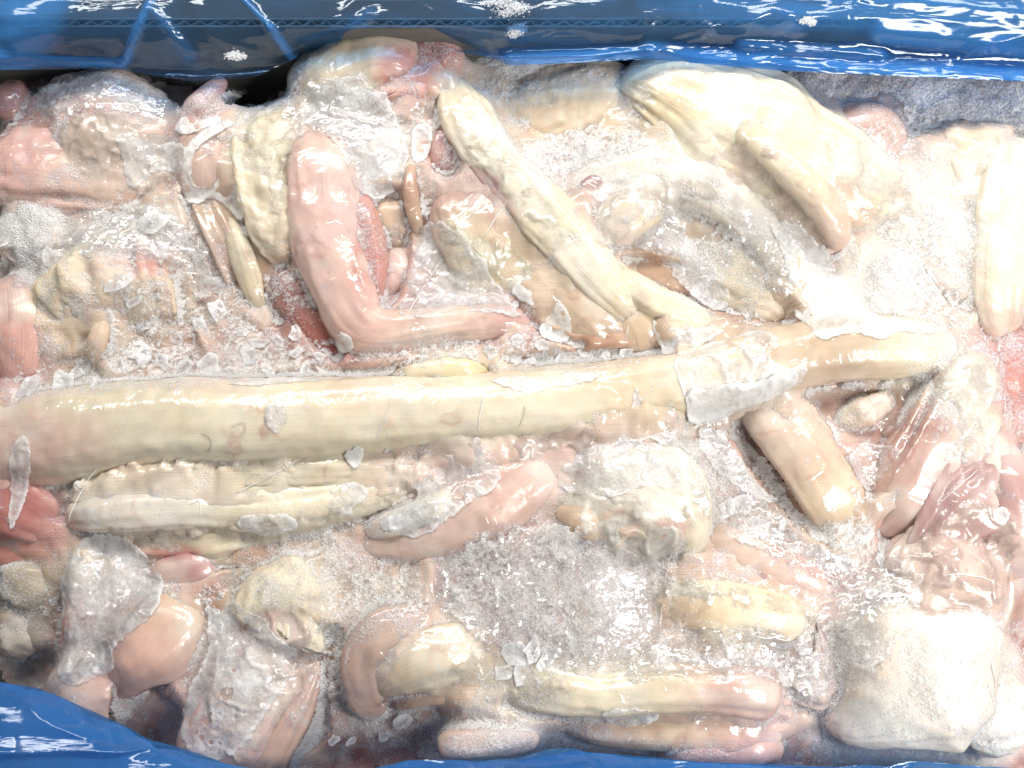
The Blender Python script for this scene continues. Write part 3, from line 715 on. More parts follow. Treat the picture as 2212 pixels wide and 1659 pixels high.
single("veiled_lobe", "wide mauve lobe veiled by bubbly frost below the white glazed lump", "meat lobe",
    [(965,1245,50,10,(205,165,150)),(1090,1262,100,15,(208,172,156)),(1240,1275,115,20,(226,204,184)),(1370,1290,90,19,(236,220,200))], FA, flat=.22, lump=.14, rime=.25)
single("veiled_right_lobe", "pale lobe under grainy frost left of the white slab", "meat lobe",
    [(1690,1400,50,10,(214,184,160)),(1770,1420,84,14,(214,186,164)),(1830,1400,60,13,(210,176,160))], FA, flat=.3, lump=.14, rime=.25)
single("snowy_left_lobe", "pale lobe under thick snow at the middle left edge", "meat lobe",
    [(-20,470,50,9,WH),(45,500,70,14,WH),(60,570,50,11,LP)], FA, flat=.35, lump=.15, rime=.45)
single("frosted_ledge", "grey ledge of rimed ice under the blue film at the upper right", "ice ledge",
    [(1690,152,20,6,(170,160,156),.3),(1820,180,34,9,(150,146,148),.5),(1980,205,44,9,(140,138,142),.5),(2120,215,48,10,(140,138,142),.5),(2260,220,44,10,(150,146,148),.5)], FA, flat=.4, lump=.2, grain=1.4, spots=False)
single("frosted_back_ledge", "pale rimed strip behind the tan hollow piece along the far film", "ice ledge",
    [(1000,128,18,8,WH,.4),(1120,132,26,11,(222,210,196),.5),(1250,126,26,12,(226,214,200),.5),(1350,122,20,10,WH,.4)], FA, flat=.5, lump=.2, grain=1.2)
# ------------------------------------------------------------------ height map of the heap
GS = .00075
X0, X1, Y0, Y1 = -.285, .285, -.205, .200
gx = np.arange(X0, X1, GS); gy = np.arange(Y0, Y1, GS)
NX, NY = len(gx), len(gy)
HV = np.vstack(HEAP_V); HF = np.vstack(HEAP_F)
bvh = BVHTree.FromPolygons(HV.tolist(), HF.tolist(), all_triangles=True)
FLOOR = -.016
H = np.full((NY, NX), FLOOR); HID = np.full((NY, NX), -1)
dn = Vector((0, 0, -1)); rc = bvh.ray_cast
for j in range(NY):
    yy = gy[j]; row = H[j]
    for i in range(NX):
        h, _, fi, _ = rc(Vector((gx[i], yy, .2)), dn)
        if h is not None and h.z > FLOOR: row[i] = h.z; HID[j, i] = fi
hit = HID >= 0
HC = np.vstack(HEAP_C); HR = np.concatenate(HEAP_R)
v0 = HF[np.maximum(HID, 0), 0]
CMAP = HC[v0] * hit[..., None]; RMAP = np.where(hit, HR[v0], .3)

def blur(A, sig):
    r = max(1, int(round(sig / GS * .9)))
    for _ in range(3):
        for ax in (0, 1):
            P = np.pad(A, [(r + 1, r) if a == ax else (0, 0) for a in (0, 1)], mode='edge')
            Cs = np.cumsum(P, axis=ax)
            n = A.shape[ax]
            if ax == 0: A = (Cs[2 * r + 1:2 * r + 1 + n] - Cs[:n]) / (2 * r + 1)
            else: A = (Cs[:, 2 * r + 1:2 * r + 1 + n] - Cs[:, :n]) / (2 * r + 1)
    return A
GXX, GYY = np.meshgrid(gx, gy)
def noise2(scale, seed, octv=4, gain=.55):
    r = np.zeros((NY, NX)); a = 1; tot = 0
    rg = np.random.default_rng(seed)
    for o in range(octv):
        s = scale / 2 ** o
        if s < GS * 1.01: s = GS * 1.01
        nx = int((X1 - X0) / s) + 3; ny = int((Y1 - Y0) / s) + 3
        g = rg.uniform(-1, 1, (ny, nx))
        fx = (GXX[0] - X0) / s; fy = (GYY[:, 0] - Y0) / s
        ix = fx.astype(int); iy = fy.astype(int); tx = fx - ix; ty = fy - iy
        tx = tx * tx * (3 - 2 * tx); ty = ty * ty * (3 - 2 * ty)
        g0 = g[:, ix] * (1 - tx) + g[:, ix + 1] * tx
        v = g0[iy] * (1 - ty)[:, None] + g0[iy + 1] * ty[:, None]
        r += a * v; tot += a; a *= gain
    return r / tot

def chaikin(P, n=2):
    P = np.asarray(P, float)
    for _ in range(n):
        Q = np.roll(P, -1, 0)
        P = np.stack([.75 * P + .25 * Q, .25 * P + .75 * Q], 1).reshape(-1, 2)
    return P
def poly_field(poly, pad=.012, z=.018, smooth=1):
    """signed distance (m, inside positive) of a plan polygon on the grid, with its index window"""
    W = chaikin(at([p[0] for p in poly], [p[1] for p in poly], np.full(len(poly), z))[:, :2], smooth)
    i0 = max(0, int((W[:, 0].min() - pad - X0) / GS)); i1 = min(NX, int((W[:, 0].max() + pad - X0) / GS) + 1)
    j0 = max(0, int((W[:, 1].min() - pad - Y0) / GS)); j1 = min(NY, int((W[:, 1].max() + pad - Y0) / GS) + 1)
    if i1 <= i0 + 2 or j1 <= j0 + 2: return None
    x = GXX[j0:j1, i0:i1]; y = GYY[j0:j1, i0:i1]
    d = np.full(x.shape, 1e9); ins = np.zeros(x.shape, bool)
    A = W; B = np.roll(W, -1, 0)
    for (ax, ay), (bx, by) in zip(A, B):
        ex, ey = bx - ax, by - ay
        t = np.clip(((x - ax) * ex + (y - ay) * ey) / (ex * ex + ey * ey + 1e-15), 0, 1)
        d = np.minimum(d, (x - ax - t * ex) ** 2 + (y - ay - t * ey) ** 2)
        c = (ay > y) != (by > y)
        ins ^= c & (x < (bx - ax) * (y - ay) / (by - ay + 1e-15) + ax)
    return np.where(ins, 1, -1) * np.sqrt(d), (j0, j1, i0, i1)

# ------------------------------------------------------------------ frost: where it lies thick (plan polygon, depth mm, edge mm)
ZONES = [
    ([(1840,1560),(1900,1440),(2000,1350),(2120,1340),(2212,1330),(2212,1560),(2050,1590),(1900,1600)], 1.3, 14),
    ([(1750,1120),(1810,1130),(1880,1105),(1930,1180),(1800,1210)], 3.2, 3),
    ([(0,1225),(70,1240),(115,1300),(90,1400),(40,1350),(0,1340)], 1.4, 5),
    ([(1800,205),(1850,225),(1830,250),(1900,330),(1960,340),(1960,280),(2000,240),(1900,205)], 1.6, 4),
    ([(640,1240),(700,1240),(700,1300),(640,1330),(600,1300)], 1.0, 4),
    ([(100,460),(200,440),(300,480),(250,540),(160,520),(110,560)], 1.8, 5),
    ([(230,600),(330,590),(420,640),(440,720),(330,740),(250,700)], 1.8, 5),
    ([(640,200),(720,190),(830,215),(870,300),(850,380),(800,410),(770,330),(700,260)], 1.0, 6),
    ([(0,420),(90,425),(130,440),(92,500),(84,600),(50,610),(0,615)], 4.0, 3),
    ([(150,440),(260,410),(360,440),(430,500),(440,560),(380,540),(330,505),(250,490),(200,515),(170,470)], 3.2, 4),
    ([(20,140),(230,140),(400,160),(500,175),(495,235),(440,250),(380,260),(330,240),(250,200),(170,190),(140,230),(90,230),(40,200)], 2.4, 4),
    ([(250,270),(380,290),(400,360),(320,360),(290,390),(255,380)], 1.2, 3),
    ([(560,175),(690,125),(650,195),(600,250),(520,262),(495,240)], 3.0, 4),
    ([(1110,300),(1240,262),(1370,280),(1420,330),(1330,350),(1230,372),(1180,405),(1125,360)], 4.5, 4),
    ([(1010,140),(1100,135),(1330,128),(1335,165),(1200,185),(1100,215),(1040,230)], 2.2, 5),
    ([(420,610),(500,620),(560,690),(480,740),(430,720)], 1.6, 3),
    ([(210,720),(420,730),(600,720),(740,760),(720,830),(500,830),(120,850),(0,870),(0,830),(100,800)], 2.2, 4),
    ([(950,1190),(1060,1150),(1190,1110),(1290,1170),(1400,1190),(1470,1180),(1480,1230),(1420,1290),(1440,1370),(1520,1400),(1700,1400),(1760,1340),(1800,1400),(1780,1500),(1700,1470),(1500,1440),(1250,1450),(1080,1440),(1040,1370),(960,1330),(930,1260)], 2.6, 6),
    ([(1300,1210),(1420,1230),(1430,1310),(1340,1310),(1280,1280)], 2.0, 8),
    ([(1480,1350),(1730,1370),(1720,1420),(1500,1400)], 1.6, 6),
    ([(520,1150),(700,1110),(760,1180),(900,1230),(930,1330),(860,1330),(740,1420),(740,1560),(640,1640),(600,1560),(680,1440),(700,1260),(600,1240)], 2.2, 5),
    ([(640,1560),(800,1560),(900,1540),(1200,1540),(1300,1590),(1700,1640),(1800,1659),(600,1659)], 2.5, 6),
    ([(1780,1590),(1900,1610),(2100,1600),(2212,1620),(2212,1670),(1780,1670)], 3.0, 6),
    ([(1500,940),(1580,960),(1690,1080),(1760,1170),(1900,1200),(1880,1250),(1760,1200),(1600,1130),(1510,1130),(1495,1040)], 2.0, 4),
    ([(1880,1180),(1960,1200),(1960,1300),(1860,1330),(1780,1260)], 1.4, 5),
    ([(1900,440),(2080,420),(2130,540),(2090,680),(2040,740),(1900,680),(1850,580)], 1.8, 7),
    ([(1820,190),(2212,250),(2212,330),(2120,240),(2040,250),(2000,330),(1950,300),(1880,230)], 2.0, 4),
    ([(1960,330),(2040,300),(2060,420),(1990,430)], 2.4, 5),
    ([(120,1180),(330,1280),(330,1340),(200,1440),(90,1500),(40,1440),(100,1300)], 1.2, 5),
    ([(400,1450),(560,1290),(620,1420),(600,1520),(520,1560),(440,1560)], 1.0, 6),
    ([(2100,1480),(2212,1450),(2212,1600),(2080,1600)], 1.6, 7),
    ([(1820,1330),(1900,1330),(1860,1480),(1800,1520),(1770,1430)], 1.6, 6),
    ([(1270,400),(1430,390),(1640,460),(1700,580),(1660,560),(1560,470),(1450,440)], .9, 5),
    ([(880,1440),(1090,1430),(1230,1490),(1220,1520),(1130,1530),(1060,1510),(1010,1460)], 1.6, 4),
    ([(1080,760),(1150,690),(1250,740),(1400,770),(1440,740),(1420,790),(1200,810),(1080,790)], 2.2, 3),
    ([(740,760),(900,730),(1000,720),(1060,760),(1000,785),(840,800),(740,810)], 1.6, 3),
    ([(1160,360),(1260,330),(1300,360),(1200,400)], 2.0, 4),
]
NZ_L = noise2(.010, 1); NZ_M = noise2(.0035, 2, 3); NZ_F = noise2(.0014, 3, 2, .8); NZ_F2 = noise2(.0020, 33, 3, .7)
NZ_L2 = noise2(.013, 44, 3)
M = np.full((NY, NX), -9.0)
for poly, depth, edge in ZONES:
    r = poly_field(poly)
    if r is None: continue
    d, (j0, j1, i0, i1) = r
    e = edge * MM
    v = np.clip(d / e, -1.2, 1) * .5 + .5          # 0..1 ramp across the rim
    v = v + .42 * NZ_M[j0:j1, i0:i1] + .25 * NZ_L[j0:j1, i0:i1] + .22 * NZ_F[j0:j1, i0:i1] - .35
    M[j0:j1, i0:i1] = np.maximum(M[j0:j1, i0:i1], np.where(d > -e * 1.4, v * depth, -9))
# rime that settles by itself, more on the dull pieces than on the glazed ones
def shift_max(A, n, op=np.maximum):
    for k in range(n):
        P = np.pad(A, 1, mode='edge')
        B = op(op(P[:-2, 1:-1], P[2:, 1:-1]), op(P[1:-1, :-2], P[1:-1, 2:]))
        if k % 2: B = op(B, op(op(P[:-2, :-2], P[2:, 2:]), op(P[:-2, 2:], P[2:, :-2])))
        A = op(A, B)
    return A
auto = (RMAP * 2.4 + 1.3 * NZ_L + .9 * NZ_M + .5 * NZ_F - .55)
M = np.maximum(M, np.where(auto > -.6, np.clip(auto, -9, .9), -9))
# deeper tissue filling the clefts, and the snow lying on it
CLO = blur(shift_max(shift_max(blur(H, .0012), 20), 20, np.minimum), .004)
RID = 1 - np.abs(noise2(.016, 79, 3)) * 3.0
# in places the pieces are fused by webs of tissue, elsewhere clefts stay open
FUSE = np.clip(.58 + 1.5 * noise2(.038, 83, 2), 0, 1); FUSE = FUSE * FUSE * (3 - 2 * FUSE)
CLEFTS = [  # open, deep clefts between pieces
    [(1320,530),(1400,555),(1560,600),(1720,670),(1730,710),(1600,690),(1450,640),(1340,580)],
    [(1720,840),(1850,800),(2000,800),(2010,860),(1940,980),(1880,1080),(1850,1020),(1780,900)],
    [(1560,900),(1630,900),(1740,1080),(1790,1160),(1740,1150),(1640,1020)],
    [(1890,1130),(1960,1110),(2080,960),(2110,960),(2000,1130),(1940,1250),(1900,1230)],
    [(390,420),(440,440),(580,640),(620,700),(560,690),(470,560)], [(760,420),(880,420),(900,520),(860,680),(800,660),(780,540)],
    [(150,1150),(420,1200),(760,1120),(900,1060),(940,1090),(800,1150),(560,1220),(300,1250)], [(590,540),(640,620),(760,760),(720,790),(620,680)],
    [(700,1370),(740,1360),(740,1560),(640,1660),(600,1640),(690,1480)], [(930,200),(960,230),(1000,380),(950,400),(900,300)],
    [(1080,770),(1440,740),(1440,790),(1100,800)], [(200,830),(740,800),(1060,790),(1060,815),(500,830),(100,860)],
    [(1060,1510),(1250,1530),(1700,1540),(1700,1560),(1200,1550)], [(1480,1000),(1520,1000),(1510,1120),(1485,1110)],
    [(330,1300),(420,1380),(330,1500),(260,1530),(320,1440),(400,1370)], [(1100,640),(1150,700),(1300,760),(1260,770),(1120,700)],
]
for poly in CLEFTS:
    r = poly_field(poly, .008, .008)
    d_, (j0, j1, i0, i1) = r
    m_ = np.clip((d_ + .004) / .006 + .3 * NZ_M[j0:j1, i0:i1], 0, 1)
    FUSE[j0:j1, i0:i1] = np.minimum(FUSE[j0:j1, i0:i1], 1 - m_ * 1.7)
WELDS = [
    [(140,1000),(900,975),(960,1040),(720,1130),(300,1190),(140,1150)], [(130,1180),(300,1200),(330,1300),(200,1500),(90,1500)],
    # places where scraps are frozen into one lump
    [(640,180),(790,70),(1000,80),(1000,200),(930,260),(860,300),(700,260)], [(0,1220),(120,1240),(120,1420),(0,1440)],
    [(380,170),(520,160),(530,300),(470,420),(390,400)], [(1240,400),(1420,340),(1560,400),(1440,470),(1300,540)],
    [(1380,1240),(1500,1140),(1820,1270),(1760,1370),(1420,1360)], [(740,1330),(900,1320),(1080,1390),(1100,1480),(860,1520),(760,1560)],
    [(1180,1460),(1700,1450),(1740,1600),(1400,1650),(1180,1570)], [(1900,300),(2212,230),(2212,700),(1950,640)],
]
for poly in WELDS:
    d_, (j0, j1, i0, i1) = poly_field(poly, .008, .008)
    m_ = np.clip((d_ + .004) / .010 + .5 * NZ_M[j0:j1, i0:i1], 0, 1)
    FUSE[j0:j1, i0:i1] = np.maximum(FUSE[j0:j1, i0:i1], m_ * .95)
OFF = .0088 - .0072 * FUSE
TB = np.maximum(np.maximum(blur(H, .0045) - .0046 + .0026 * FUSE, CLO - OFF), blur(CLO, .022) - .0074 + .010 * np.minimum(FUSE, 0)) + .0012 * np.clip(RID, -.6, 1) + .0012 * noise2(.03, 77, 2)
bed = TB - .0004 - .0008 * np.maximum(FUSE, 0) + .0010 * np.minimum(FUSE, 0) + .0030 * NZ_L + .0011 * NZ_M
# snow on the pieces slumps softly down their flanks
HS = np.maximum(blur(np.maximum(H, TB), .0018), np.minimum(np.maximum(H, TB), blur(np.maximum(H, TB), .0018) + .0012))
cling = HS + np.clip(M, -9, 9) * MM * .7
Fz = np.maximum(bed, np.where(M > -8, cling, -1))
Fz = blur(Fz, .0009)
GRA = np.clip(.45 + 1.3 * noise2(.018, 81, 2), .12, 1.1)
grn = (.00032 * NZ_F + .0004 * NZ_F2) * GRA
Fz = np.maximum(Fz + grn, FLOOR)
TH = Fz - np.maximum(H, TB)
# rim of the heap beside the far wall
edge_v = [(-200,100),(230,112),(400,132),(490,155),(500,215),(560,215),(590,155),(690,110),(790,66),(1000,74),(1010,108),(1330,100),(1480,98),(1700,132),(1900,145),(2440,155),(2440,1800),(-200,1800)]
hd = poly_field(edge_v, .03, .012, 0)
INH = np.full((NY, NX), -1.0); INH[hd[1][0]:hd[1][1], hd[1][2]:hd[1][3]] = hd[0]
INH = INH + .0025 * NZ_M + .0022 * NZ_F2
keep = shift_max(((TH > -.0006) & (INH > 0)).astype(np.int8), 3) > 0
# heightfield mesh of the kept cells
def grid_mesh(keep, Z):
    q = keep[:-1, :-1] & keep[1:, :-1] & keep[:-1, 1:] & keep[1:, 1:]
    jj, ii = np.nonzero(q)
    a = jj * NX + ii
    F = np.stack([a, a + 1, a + NX + 1, a + NX], 1)
    used = np.unique(F); mp = np.full(NX * NY, -1); mp[used] = np.arange(len(used))
    V = np.stack([GXX.ravel()[used], GYY.ravel()[used], Z.ravel()[used]], 1)
    return V, mp[F], used
jx = RNG.uniform(-.3, .3, (NY, NX)) * GS; jy = RNG.uniform(-.3, .3, (NY, NX)) * GS
V, F, used = grid_mesh(keep, Fz)
V[:, 0] += jx.ravel()[used]; V[:, 1] += jy.ravel()[used]
o = make_mesh("frost", V, F, M_FROST, {"thick": ('FLOAT', TH.ravel()[used] * 1000), "grain": ('FLOAT', np.clip(.5 + (.8 * NZ_F2 + .5 * NZ_F) * np.clip(GRA * 1.2, .2, 1), 0, 1).ravel()[used])})
tag(o, "granular white frost and snow filling the clefts between the pieces", "frost", kind="stuff")

# meat of the deeper layer, seen between the pieces
wsum = blur(hit.astype(float), .006) + .02
CB = np.stack([(blur(CMAP[..., k], .006) + .02 * lin((190, 130, 110))[k]) / wsum for k in range(3)], -1)
st2 = 2
sub = (slice(None, None, st2), slice(None, None, st2))
sx, sy, sz, sk = GXX[sub], GYY[sub], TB[sub] + .0005 * NZ_M[sub], (INH > .001)[sub] & (shift_max((TB > H - .003).astype(np.int8), 4) > 0)[sub]
q = sk[:-1, :-1] & sk[1:, :-1] & sk[:-1, 1:] & sk[1:, 1:]
jj, ii = np.nonzero(q); w2 = sx.shape[1]; a = jj * w2 + ii
V = np.stack([sx.ravel(), sy.ravel(), sz.ravel()], 1)
n1 = fbm(V, .02, 5, 3)[:, None]; n2 = fbm(V, .012, 6, 3)[:, None]
C = CB[sub].reshape(-1, 3)
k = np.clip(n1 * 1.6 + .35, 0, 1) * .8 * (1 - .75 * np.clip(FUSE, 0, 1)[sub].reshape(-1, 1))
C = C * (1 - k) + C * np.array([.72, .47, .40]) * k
n3 = np.clip(fbm(V, .016, 9, 3)[:, None] * 2.2, 0, 1) * .6
C = C * (1 - n3) + lin((234, 214, 190)) * n3
C = np.clip(C * (1 + .3 * n2), 0, 1)
o = make_mesh("buried_meat", V, np.stack([a, a + 1, a + w2 + 1, a + w2], 1), M_PALE,
    {"Col": ('FLOAT_COLOR', C), "rime": ('FLOAT', n2[:, 0] * .7 + .06), "vary": ('FLOAT', n1[:, 0] + .6), "tube_uv": ('FLOAT_VECTOR', V)})
tag(o, "packed pinkish brown meat of the deeper layer showing dimly in the clefts", "meat", kind="stuff")

# ------------------------------------------------------------------ loose crystals on the frost
vis = (INH > 0) & (TH > .0002) & (GRA > RNG.uniform(.1, 1.1, GRA.shape))
pts = np.argwhere(vis)
sel = pts[RNG.permutation(len(pts))[:50000]]
n = len(sel)
c = np.stack([gx[sel[:, 1]], gy[sel[:, 0]], Fz[sel[:, 0], sel[:, 1]]], 1) + RNG.uniform(-.0004, .0004, (n, 3))
c[:, 2] += .0002
oct_v = np.array([(1, 0, 0), (-1, 0, 0), (0, 1, 0), (0, -1, 0), (0, 0, 1), (0, 0, -1)], float)
oct_f = np.array([(0, 2, 4), (2, 1, 4), (1, 3, 4), (3, 0, 4), (2, 0, 5), (1, 2, 5), (3, 1, 5), (0, 3, 5)])
sz = (.00007 + .00022 * RNG.power(.25, n))[:, None] * RNG.uniform(.35, 1.25, (n, 3))
q = RNG.normal(size=(n, 4)); q /= np.linalg.norm(q, axis=1)[:, None]
def quat_rot(q, v):
    u = q[:, None, 1:]; s = q[:, None, :1]
    return v + 2 * np.cross(u, np.cross(np.broadcast_to(u, v.shape), v) + s * v)
V = quat_rot(q, oct_v[None] * sz[:, None]) + c[:, None]
F = oct_f[None] + (np.arange(n) * 6)[:, None, None]
o = make_mesh("frost_crystals", V.reshape(-1, 3), F.reshape(-1, 3), M_CRYS, smooth=False)
tag(o, "loose glittering ice grains scattered over the frost", "ice grains", kind="stuff")

# ------------------------------------------------------------------ thin sheets of ice lying over the pieces
TOP = np.maximum(H, np.where(INH > 0, Fz, FLOOR))
TOPS = np.maximum(np.maximum(TOP, blur(TOP, .0022)), blur(TOP, .005) - .0008)
TOPS = blur(TOPS, .0012)
def ice_sheet(label, poly, mat, group=None, lift=.25, rag=1.0, thick=.3, rimw=2.2, smooth=1, holes=(), cat="ice sheet", name="ice_sheet", fade=.45, tissue=None, top=None):
    r = poly_field(poly, .006, .022, smooth)
    if r is None: return
    d, (j0, j1, i0, i1) = r
    sl = (slice(j0, j1), slice(i0, i1))
    d = d + rag * MM * (1.3 * NZ_M[sl] + .9 * NZ_F2[sl] + .8 * NZ_L[sl])
    for hx, hy, hr in holes:
        hc = at(hx, hy, .022); hrr = hr * .00022
        dd = np.sqrt((GXX[sl] - hc[0]) ** 2 + (GYY[sl] - hc[1]) ** 2) - hrr
        d = np.minimum(d, dd + .25 * MM * NZ_M[sl])
    x, y = GXX[sl].copy(), GYY[sl].copy()
    gyd, gxd = np.gradient(d, GS)
    g2 = gxd ** 2 + gyd ** 2 + .15
    near = (d < 0) & (d > -1.1 * GS)
    x -= np.where(near, np.clip(d * gxd / g2, -GS, GS), 0); y -= np.where(near, np.clip(d * gyd / g2, -GS, GS), 0)
    z = (TOPS if top is None else top)[sl] + lift * MM + .0004 * NZ_L[sl] + .0009 * np.clip(1 - np.abs(NZ_L2[sl]) * 5, 0, 1) + .0002 * NZ_M[sl]
    k = d > -1.1 * GS
    q = k[:-1, :-1] & k[1:, :-1] & k[:-1, 1:] & k[1:, 1:] & ((d[:-1, :-1] > 0) | (d[1:, 1:] > 0) | (d[1:, :-1] > 0) | (d[:-1, 1:] > 0))
    jj, ii = np.nonzero(q)
    if len(jj) < 4: return
    w_ = x.shape[1]; a = jj * w_ + ii
    F = np.stack([a, a + 1, a + w_ + 1, a + w_], 1)
    used = np.unique(F); mp = np.full(x.size, -1); mp[used] = np.arange(len(used)); F = mp[F]
    V = np.stack([x.ravel()[used], y.ravel()[used], z.ravel()[used]], 1)
    rim = np.clip(1 - np.maximum(d, 0).ravel()[used] / (rimw * MM), 0, 1)
    rim = rim * np.clip(2.2 * NZ_L2[sl].ravel()[used] + fade, -1, 1)
    # underside and rim make a real thickness
    n = len(V); Vb = V.copy(); Vb[:, 2] -= thick * MM
    E = np.vstack([F[:, [0, 1]], F[:, [1, 2]], F[:, [2, 3]], F[:, [3, 0]]])
    key = np.sort(E, 1); kk = key[:, 0].astype(np.int64) * n + key[:, 1]
    u, idx, cnt = np.unique(kk, return_index=True, return_counts=True)
    B = E[idx[cnt == 1]]
    side = np.stack([B[:, 1], B[:, 0], B[:, 0] + n, B[:, 1] + n], 1)
    FF = np.vstack([F, F[:, ::-1] + n, side])
    VV = np.vstack([V, Vb])
    if tissue is not None:
        C = np.tile(lin(tissue), (2 * n, 1)) * (1 + .18 * fbm(VV, .009, 3, 3)[:, None] * np.array([.5, .9, 1.2]))
        pl = np.clip(fbm(VV, .02, 8, 3) * 2, 0, 1)[:, None] * .5
        C = C * (1 - pl) + lin((240, 228, 208)) * pl
        o = make_mesh(name, VV, FF, mat, {"Col": ('FLOAT_COLOR', np.clip(C, 0, 1)), "rime": ('FLOAT', .05 + .6 * fbm(VV, .012, 12, 3)),
            "vary": ('FLOAT', np.clip(.5 + .9 * fbm(VV, .02, 5, 3), 0, 1)), "tube_uv": ('FLOAT_VECTOR', VV),
            "alpha": ('FLOAT', np.tile(np.clip(np.maximum(d, 0).ravel()[used] / .0045, 0, 1) ** .8 * np.clip(.72 + 1.1 * NZ_L2[sl].ravel()[used] + .4 * NZ_M[sl].ravel()[used], .1, 1), 2))})
        return tag(o, label, cat, group)
    o = make_mesh(name, VV, FF, mat, {"rim": ('FLOAT', np.concatenate([rim, np.full(n, -2.0)]))})
    return tag(o, label, cat, group)

def membrane(label, poly, col, mat=None, **kw):
    return ice_sheet(label, poly, M_VEIL, cat="membrane", name="membrane", tissue=col, lift=kw.pop("lift", .1), thick=.3, **kw)
membrane("cream membrane hanging from the arched lobe onto the fat lobe", [(520,250),(600,215),(660,230),(640,290),(624,380),(618,470),(592,540),(566,500),(590,420),(560,340),(520,300)], CR)
membrane("pale membrane over the top of the diagonal tendon", [(1010,290),(1060,290),(1130,370),(1190,450),(1230,520),(1200,560),(1140,520),(1100,440),(1050,390),(1000,350)], (238,224,190))
membrane("yellow membrane stretched below the glazed bulb", [(960,460),(1010,500),(1090,520),(1150,560),(1180,620),(1130,640),(1080,610),(1000,560),(950,520)], (228,212,170), M_TENDON)
membrane("white membrane joining the knuckle to the white arch", [(1290,440),(1340,410),(1440,390),(1520,400),(1560,440),(1480,440),(1430,470),(1370,500),(1310,540),(1270,520)], (240,226,206))
membrane("peach membrane under the rod of the broad cream tendon", [(1540,330),(1640,330),(1720,420),(1790,520),(1760,560),(1700,520),(1640,440),(1560,400)], (236,208,180))
membrane("white membrane between the broad cream tendon and the frosty mass", [(1760,300),(1880,330),(1980,400),(1960,470),(1880,460),(1830,420),(1780,380)], WH)
membrane("pinkish membrane along the lower edge of the long tendon", [(980,960),(1100,940),(1250,930),(1380,900),(1470,880),(1480,910),(1380,950),(1260,975),(1120,1000),(1000,1000)], (228,196,178), M_TENDON)
membrane("cream membrane over the white glazed lump", [(1200,1060),(1300,1070),(1400,1060),(1480,1080),(1500,1150),(1440,1230),(1380,1210),(1300,1180),(1230,1120)], (238,226,204))
membrane("fatty membrane spreading over the slanting tendon", [(2040,780),(2130,740),(2180,800),(2160,880),(2110,960),(2060,980),(2070,880),(2020,850)], WH)
membrane("wet pale membrane over the mauve muscle", [(1960,1190),(2060,1090),(2140,1080),(2200,1140),(2190,1290),(2100,1330),(1980,1330),(1930,1280)], (214,178,160), M_TENDON)
membrane("pale membrane spread between the curled and the pink ended tendon", [(960,1430),(1060,1400),(1160,1440),(1260,1470),(1240,1520),(1130,1520),(1040,1490),(980,1480)], (234,216,180))
membrane("fatty membrane on the peach lobe at upper left", [(100,260),(220,230),(330,270),(380,330),(350,400),(260,400),(180,380),(120,330)], (230,204,180), M_FAT)
membrane("creamy membrane along the lower bands of the long tendon", [(170,1130),(330,1140),(500,1120),(700,1100),(830,1070),(900,1060),(860,1090),(700,1140),(560,1180),(420,1200),(260,1180)], (230,212,176))
membrane("pink membrane under ice on the knobbed tendon", [(470,1340),(560,1300),(650,1330),(690,1400),(660,1480),(600,1560),(540,1659),(460,1659),(430,1560),(440,1440)], (226,192,174), M_TENDON)
membrane("pale membrane across the golden strip", [(1400,1260),(1500,1250),(1620,1270),(1760,1300),(1800,1340),(1700,1330),(1560,1300),(1430,1300)], (238,220,184))

TOPB = np.maximum(TOPS, blur(np.maximum(TOPS, blur(shift_max(TOPS, 8), .004) - .0012), .003))
S_, W_, G_ = M_FILM, M_FILM_W, M_FILM_G
ice_sheet("grey frosted ice sheet over the pale shoulder beside the bent tendon", [(655,185),(760,195),(826,205),(862,262),(884,320),(868,372),(836,415),(800,422),(758,396),(752,350),(700,280),(640,262)], S_, rag=.8)
ice_sheet("small white ice flap standing near the rosy scrap", [(890,262),(928,258),(934,290),(918,335),(896,352),(884,310)], W_, rag=.4)
ice_sheet("grey crumpled ice sheet in the crook right of the bent tendon", [(893,490),(935,468),(1000,510),(1050,570),(1092,630),(1135,685),(1060,672),(960,674),(880,690),(852,668),(870,600),(885,540)], G_, rag=.8)
ice_sheet("grey ice sheet covering the mouth of the dark hollow", [(1400,468),(1438,436),(1480,478),(1530,545),(1580,606),(1590,640),(1562,662),(1520,640),(1470,585),(1420,540),(1362,520)], G_, rag=.9, holes=((1456,568,7), (1425,452,8)))
ice_sheet("long white ice sheet falling from the leaf flap onto the long tendon", [(1648,476),(1700,486),(1770,532),(1830,585),(1862,640),(1890,680),(1950,690),(2010,700),(2030,716),(1980,722),(1930,716),(1905,740),(1872,730),(1830,716),(1770,740),(1738,690),(1712,620),(1690,540)], W_, rag=.8, rimw=4)
ice_sheet("torn ice sheath wrapped around the long tendon right of centre", [(1446,768),(1520,744),(1600,716),(1660,706),(1690,740),(1650,770),(1700,800),(1745,790),(1738,828),(1690,852),(1630,872),(1560,905),(1500,918),(1478,868)], S_, rag=.7, rimw=3)
ice_sheet("white lower hem of the sheath on the long tendon", [(1474,842),(1560,832),(1640,826),(1690,800),(1738,812),(1700,850),(1600,880),(1520,912),(1490,905)], W_, rag=.6, lift=.9)
ice_sheet("white ice strip along the upper side of the long tendon", [(1052,818),(1120,814),(1220,806),(1296,806),(1290,822),(1235,836),(1180,838),(1152,858),(1100,842)], W_, rag=.6)
ice_sheet("thin white ice strip on the upper rim of the long tendon, left half", [(470,826),(560,812),(690,812),(700,822),(600,828),(540,836)], W_, rag=.5)
